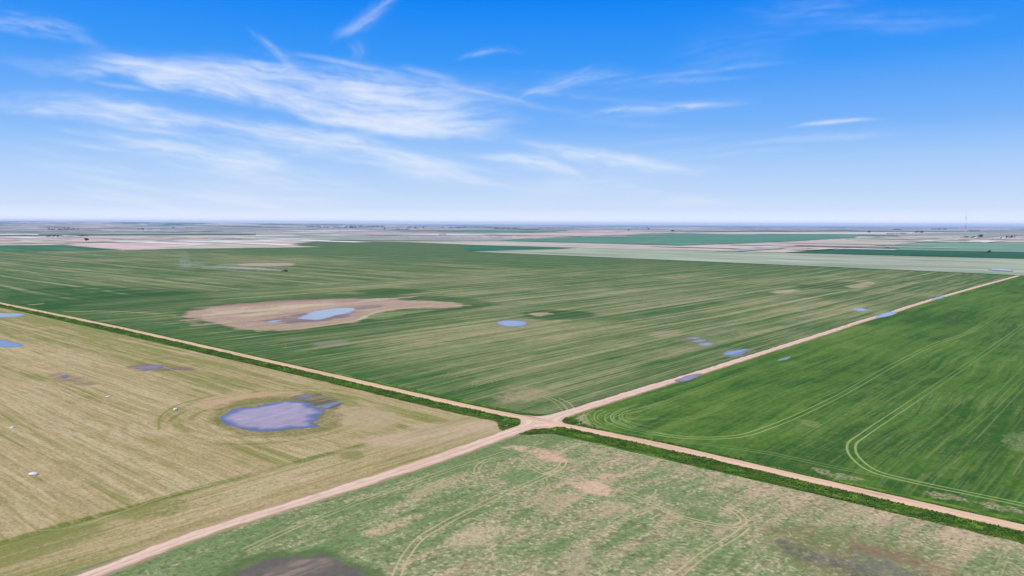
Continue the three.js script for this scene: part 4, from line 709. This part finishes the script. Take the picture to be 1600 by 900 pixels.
farTree(271, 356.6, 3.0, 2.0, 'little tree left of the long pale sheds on the left horizon', 21);
function belt(u0, u1, v, hpx, label, seed) {
  const r = rng(seed), [x0, z0] = ground(u0, v), [x1, z1] = ground(u1, v), px = Math.hypot((x0 + x1) / 2, (z0 + z1) / 2) / 1160, h = hpx * px, len = Math.hypot(x1 - x0, z1 - z0), n = Math.min(60, Math.ceil(len / (h * 0.55))), crowns = [], trunks = [];
  for (let i = 0; i < n; i++) { const k = (i + 0.2 + 0.6 * r()) / n, hh = h * (0.55 + 0.6 * r()); if (r() < 0.12) continue; const at = g => g.translate(x0 + (x1 - x0) * k, hillAt(Math.atan2(x0, -z0) * 57.3, Math.hypot(x0, z0)), z0 + (z1 - z0) * k + (r() - 0.5) * h); const dz = r(); crowns.push(at(crownGeometry(hh * (0.8 + 0.5 * dz), hh, hh * 0.08, seed * 31 + i, 70))); trunks.push(crowns[crowns.length - 1]); }
  const m = new THREE.Mesh(mergeGeometries(crowns), leafCols[seed % 3]); put(m, 'shelterbelt', { kind: 'stuff', label, category: 'trees' });
}
[[58, 110, 356.4, 1.5, 'thin tree line under the left horizon'], [75, 122, 359.6, 2.8, 'dark shelterbelt on the left above the farmyard'], [72, 92, 370.4, 2.8, 'dark trees at the left end of the left farmyard'], [122, 132, 369.6, 2.0, 'short tree row at the right end of the left farmyard'], [213, 227, 359.4, 2.4, 'trees left of the long white shed'], [300, 400, 354.6, 1.2, 'thin tree line under the horizon left of the town'],
  [478, 500, 355.2, 2.2, 'trees at the left end of the town'], [498, 532, 356, 2.0, 'trees in the left half of the town'], [536, 556, 356.4, 3.6, 'tallest trees in the middle of the town'], [560, 600, 355.4, 2.4, 'trees right of the town centre'], [612, 640, 359.6, 2.4, 'dark trees in front of the right half of the town'], [636, 662, 356.6, 2.8, 'tree line right of the town'], [684, 724, 356.8, 2.8, 'tree line under the horizon near the centre'], [724, 768, 356.2, 2.2, 'low trees under the horizon at centre'], [772, 812, 358.2, 3.0, 'tree line above the small teal field'], [812, 842, 359.6, 2.0, 'trees at the right end of the small teal field'], [842, 900, 357.2, 1.8, 'thin tree line right of the small teal field'],
  [1186, 1250, 358.2, 1.2, 'thin tree line under the right horizon'], [1385, 1398, 366.0, 1.6, 'small tree row left of the right farmstead'], [1400, 1416, 365.4, 1.6, 'tree row beside the right farmstead'], [1428, 1444, 364.0, 3.2, 'dark trees behind the right farmstead'], [1395, 1410, 359.6, 1.6, 'trees on the horizon above the right farmstead'], [1455, 1480, 359.2, 1.6, 'trees on the horizon left of the mast'], [1500, 1526, 371.6, 2.2, 'tree row left of the largest rounded tree at far right'], [1570, 1588, 371.8, 3.4, 'rightmost dark tree row near the frame edge'], [1514, 1530, 361.2, 1.4, 'small trees under the horizon right of the mast'], [684, 698, 367.2, 1.6, 'low dark brush in the pale fields at centre']].forEach((a, i) => belt(...a, 40 + i));

// ───────────────────────── farm buildings, town, mast ─────────────────────────
const wallM = std([.72, .71, .68], 0.8), roofM = std([.66, .67, .68], 0.5, { metalness: 0.3 }), darkRoof = std([.22, .20, .2], 0.8), redM = std([.35, .10, .07], 0.8), steel = std([.62, .64, .66], 0.4, { metalness: 0.5 }), doorM = std([.25, .24, .23], 0.8);
function gable(w, d, h, rise) { const s = new THREE.Shape([[-d / 2 - .4, 0], [d / 2 + .4, 0], [0, rise]].map(p => new THREE.Vector2(...p))); const g = new THREE.ExtrudeGeometry(s, { depth: w + 0.8, bevelEnabled: false }); g.translate(0, h, -w / 2 - 0.4); g.rotateY(Math.PI / 2); return g; }
function building(u, v, wpx, hpx, label, { name = 'farm_shed', category = 'shed', depth = 0.45, roof = roofM, wall = wallM, group } = {}) {
  const [x, z] = ground(u, v), px = Math.hypot(x, z, EYE) / 1160, w = wpx * px, h = hpx * px, d = Math.max(8, w * depth), o = new THREE.Group();
  const add = (n, g, m) => { const k = new THREE.Mesh(g, m); k.name = n; o.add(k); };
  add('wall', new THREE.BoxGeometry(w, h * 0.68, d).translate(0, h * 0.34, 0), wall); add('roof', gable(w, d, h * 0.68, h * 0.32), roof); add('door', new THREE.BoxGeometry(w * 0.14, h * 0.5, 0.3).translate(w * 0.2, h * 0.25, d / 2 + 0.16), doorM);
  o.position.set(x, hillAt(Math.atan2(x, -z) * 57.3, Math.hypot(x, z)), z); o.rotation.y = -Math.atan2(x, -z) * 0.4; put(o, name, { label, category, ...(group && { group }) });
}
function bin(u, v, wpx, hpx, label, group) {
  const [x, z] = ground(u, v), px = Math.hypot(x, z, EYE) / 1160, r = wpx * px / 2, h = hpx * px, o = new THREE.Group();
  const b = new THREE.Mesh(new THREE.CylinderGeometry(r, r, h * 0.72, 18).translate(0, h * 0.36, 0), steel); b.name = 'bin_wall'; const c = new THREE.Mesh(new THREE.ConeGeometry(r * 1.06, h * 0.28, 18).translate(0, h * 0.86, 0), roofM); c.name = 'bin_roof'; o.add(b, c);
  o.position.set(x, 0, z); put(o, 'grain_bin', { label, category: 'grain bin', group });
}
building(95, 370.2, 6, 1.6, 'white shed at the left end of the left farmyard'); building(104, 369.8, 8, 1.8, 'longest white shed in the left farmyard'); building(111.5, 369.4, 4, 1.3, 'small white shed right of the longest shed in the left farmyard');
building(122.5, 369.6, 3.2, 1.4, 'white house among the right trees of the left farmyard', { name: 'farmhouse', category: 'house', roof: darkRoof }); building(134.5, 369.6, 5, 1.2, 'rightmost white shed of the left farmyard', { roof: redM });
for (let i = 0; i < 3; i++) bin(115 + i * 1.6, 369.4, 1.3, 1.6, 'small steel grain bin between the sheds and house of the left farmyard', 'grain bins of the left farmyard');
building(227.5, 359.6, 3, 1.6, 'short white shed left of the long white shed'); building(244.5, 359.6, 9, 1.4, 'long white shed on the plain at left', { depth: 0.2 }); building(284, 356.6, 9, 1.0, 'long pale sheds under the left horizon', { depth: 0.2 });
building(1425, 364.4, 5, 1.6, 'white shed of the right farmstead'); building(1440, 364.0, 2.6, 1.6, 'white house right of the dark trees of the right farmstead', { name: 'farmhouse', category: 'house', roof: darkRoof }); building(1417, 364.8, 2.4, 1.2, 'small shed at the left end of the right farmstead');
building(1489.5, 372.4, 2.4, 2.0, 'small isolated house left of the far right tree row', { name: 'farmhouse', category: 'house', roof: darkRoof }); building(1524, 371.8, 2.8, 1.3, 'white shed beside the largest rounded tree', {}); building(1563, 371.2, 3.4, 1.2, 'low pale shed left of the rightmost tree row', {});
[[490, 355.2, 5, 1.4], [504, 355.6, 2.2, 2.2], [537, 355.8, 2.2, 2.8], [551.5, 356.4, 3, 1.8], [586, 357, 3.5, 1.4], [592, 357, 3.4, 1.2], [571, 356.2, 2.4, 1.4], [518, 356.4, 3, 1.2], [658, 358.2, 2.6, 1.6], [673, 356.8, 2.4, 1.4], [645, 357.2, 2.4, 1.2], [690, 356.4, 2, 1.6], [622, 358.4, 4, 1.0]].forEach(([u, v, w, h], i) => building(u, v, w, h, 'tiny pale building of the distant town under the horizon', { name: 'town_building', category: 'building', group: 'buildings of the distant town', roof: i % 3 ? roofM : darkRoof }));
{
  const [x, z] = (() => { const d = sight(1508, 366); const k = 7200 / Math.hypot(d.x, d.z); return [d.x * k, d.z * k]; })(), H = 222, o = new THREE.Group(), red = std([.5, .09, .06], 0.7), white = std([.7, .7, .7], 0.7), W = 1.5;
  const leg = (a, y0, y1, m, n) => { const g = new THREE.CylinderGeometry(0.34, 0.34, y1 - y0, 6).translate(Math.cos(a) * W, (y0 + y1) / 2, Math.sin(a) * W); const k = new THREE.Mesh(g, m); k.name = n; o.add(k); };
  for (let b = 0; b < 6; b++) {
    const m = b % 2 ? white : red; for (let i = 0; i < 3; i++) leg(i * 2.0944, b * H / 6, (b + 1) * H / 6, m, 'leg');
    const br = []; for (let y = b * H / 6; y < (b + 1) * H / 6 - 3; y += 3) for (let i = 0; i < 3; i++) { const a = i * 2.0944, c = a + 2.0944, A = new THREE.Vector3(Math.cos(a) * W, y, Math.sin(a) * W), B = new THREE.Vector3(Math.cos(c) * W, y + 3, Math.sin(c) * W), d = B.clone().sub(A), g = new THREE.CylinderGeometry(0.16, 0.16, d.length(), 4); g.applyQuaternion(new THREE.Quaternion().setFromUnitVectors(new THREE.Vector3(0, 1, 0), d.normalize())); g.translate(...A.add(B).multiplyScalar(0.5).toArray()); br.push(g); }
    const k = new THREE.Mesh(mergeGeometries(br), m); k.name = 'lattice'; o.add(k);
  }
  for (const y of [70, 140, 210]) for (let i = 0; i < 3; i++) { const a = i * 2.0944 + 0.3, A = new THREE.Vector3(0, y, 0), B = new THREE.Vector3(Math.cos(a) * 130, 0, Math.sin(a) * 130), d = B.clone().sub(A), g = new THREE.CylinderGeometry(0.04, 0.04, d.length(), 4); g.applyQuaternion(new THREE.Quaternion().setFromUnitVectors(new THREE.Vector3(0, 1, 0), d.normalize())); g.translate(...A.add(B).multiplyScalar(0.5).toArray()); const k = new THREE.Mesh(g, steel); k.name = 'guy_wire'; o.add(k); }
  o.position.set(x, 0, z); put(o, 'radio_mast', { label: 'tall thin guyed radio mast rising above the right horizon', category: 'mast' });
}
// ───────────────────────── seeding tractor and its dust ─────────────────────────
{
  const o = new THREE.Group(), [x, z] = ground(446.5, 424.2), paintM = std([.015, .016, .018], 0.5), rubber = std([.012, .012, .012], 0.9), glass = new THREE.MeshPhysicalMaterial({ color: 0x222a30, roughness: 0.1 }), tank = std([.60, .60, .58], 0.6), frameM = std([.03, .03, .03], 0.7);
  const add = (n, g, m, p = o) => { const k = new THREE.Mesh(g, m); k.name = n; p.add(k); return k; };
  add('hood', new THREE.BoxGeometry(3.4, 1.6, 1.5).translate(2.3, 2.3, 0), paintM); add('chassis', new THREE.BoxGeometry(7, 0.7, 1.3).translate(0.3, 1.3, 0), paintM); const cab = add('cab', new THREE.BoxGeometry(1.9, 1.0, 1.9).translate(-0.6, 2.1, 0), paintM); add('cab_window', new THREE.BoxGeometry(1.8, 1.3, 1.8).translate(-0.6, 3.25, 0), glass, cab); add('cab_roof', new THREE.BoxGeometry(2.1, 0.2, 2.1).translate(-0.6, 4.0, 0), paintM, cab);
  add('exhaust', new THREE.CylinderGeometry(0.1, 0.1, 1.6, 8).translate(0.9, 3.6, 0.6), frameM);
  for (const wx of [-2.1, 2.3]) for (const wz of [-2.2, -1.35, 1.35, 2.2]) add('wheel', new THREE.CylinderGeometry(1.05, 1.05, 0.7, 20).rotateX(Math.PI / 2).translate(wx, 1.05, wz), rubber);
  o.position.set(x, 0, z); o.rotation.y = -Math.atan2(DA[1], DA[0]); put(o, 'tractor', { label: 'small dark tractor working in the striped field, trailing dust', category: 'tractor' });
  const c = new THREE.Group(), back = new THREE.Vector3(-1, 0, 0).applyAxisAngle(new THREE.Vector3(0, 1, 0), o.rotation.y);
  const hop = add('seed_tank', new THREE.CylinderGeometry(1.5, 0.7, 2.4, 12).translate(-3.5, 2.9, 0), tank, c); add('tank_lid', new THREE.CylinderGeometry(0.6, 0.6, 0.2, 12).translate(-3.5, 4.2, 0), frameM, hop);
  add('toolbar', new THREE.BoxGeometry(1.6, 0.3, 15).translate(0.5, 0.9, 0), frameM, c); add('drawbar', new THREE.BoxGeometry(4.4, 0.2, 0.3).translate(-0.8, 0.9, 0), frameM, c);
  for (let i = 0; i < 16; i++) add('shank', new THREE.BoxGeometry(0.15, 0.9, 0.15).translate(0.5 - (i % 2) * 0.9, 0.45, -7 + i * 0.93), frameM, c);
  for (const wz of [-1.4, 1.4]) add('wheel', new THREE.CylinderGeometry(0.9, 0.9, 0.6, 18).rotateX(Math.PI / 2).translate(-3.5, 0.9, wz), rubber, c);
  c.position.copy(o.position).addScaledVector(back, 6.2); c.rotation.y = o.rotation.y; put(c, 'air_seeder', { label: 'air seeder with a pale tank towed behind the dark tractor', category: 'seeder' });
  const r = rng(91), puffs = [];
  const puff = (u, v, sx, sy, up) => { const [px, pz] = ground(u, v), g = new THREE.SphereGeometry(1, 14, 10), p = g.attributes.position; for (let i = 0; i < p.count; i++) { const k = 0.75 + 0.5 * fbm(p.getX(i) * 2 + puffs.length, p.getY(i) * 2 + p.getZ(i), 2); p.setXYZ(i, p.getX(i) * k, p.getY(i) * k, p.getZ(i) * k); } g.scale(sx, sy, sx); g.rotateY(r() * 6); g.translate(px, up, pz); puffs.push(g); };
  for (let i = 0; i < 26; i++) { const k = i / 26; puff(441 - 40 * k + r(), 423.6 - 1.2 * k, 4 + 4 * k, 1.4 + 1.6 * k, 1.5 + 1.5 * k); }
  const trail = new THREE.MeshStandardMaterial({ color: new THREE.Color().setRGB(.9, .88, .84), roughness: 1, transparent: true, opacity: 0.03, depthWrite: false });
  const d1 = new THREE.Mesh(mergeGeometries(puffs), trail); d1.castShadow = false; d1.name = numbered('dust_trail'); d1.userData = { kind: 'stuff', label: 'low pale dust trail right behind the seeder', category: 'dust' }; scene.add(d1);
  puffs.length = 0;
  for (let i = 0; i < 22; i++) { const k = r(); puff(400 - 128 * k, 421 - 3 * k + 2 * r(), 16 + 14 * r(), 2.5 + 4 * k * r(), 3 + 10 * k * r()); }
  for (let i = 0; i < 7; i++) puff(288 + 9 * (r() - 0.5), 419, 6 + 6 * r(), 7 + 5 * r(), 4 + 24 * r());
  const d2 = new THREE.Mesh(mergeGeometries(puffs), new THREE.MeshStandardMaterial({ color: new THREE.Color().setRGB(.92, .9, .88), roughness: 1, transparent: true, opacity: 0.02, depthWrite: false }));
  d2.name = numbered('dust_plume'); d2.userData = { kind: 'stuff', label: 'faint older dust drifting left of the seeder', category: 'dust' }; scene.add(d2);
}
// ───────────────────────── pale fieldstones ─────────────────────────
[[51, 741.5, 1.25, 'largest pale fieldstone lying in the stubble near the left edge'], [168.5, 620.5, 1.0, 'small pale fieldstone in the stubble left of the round pond'], [274, 640, 1.1, 'pale fieldstone on the green patch left of the round pond'], [19, 668.5, 0.8, 'small stone in the stubble at the left frame edge']].forEach(([u, v, k, label], i) => {
  const g = new THREE.IcosahedronGeometry(1, 3), p = g.attributes.position; for (let q = 0; q < p.count; q++) { const a = 0.7 + 0.55 * fbm(p.getX(q) * 1.3 + i * 7 + 9, p.getY(q) * 1.3 + p.getZ(q) * 0.9, 3); p.setXYZ(q, p.getX(q) * a * 1.4 * k, Math.max(-0.3, p.getY(q) * a * 0.55) * k, p.getZ(q) * a * k); }
  g.computeVertexNormals(); const [x, z] = ground(u, v), m = new THREE.Mesh(g, std([.66, .63, .57], 0.9)); m.position.set(x, 0.2 * k, z); m.rotation.y = i; put(m, 'fieldstone', { label, category: 'stone', group: 'pale stones in the stubble' });
});

renderer.render(scene, camera);
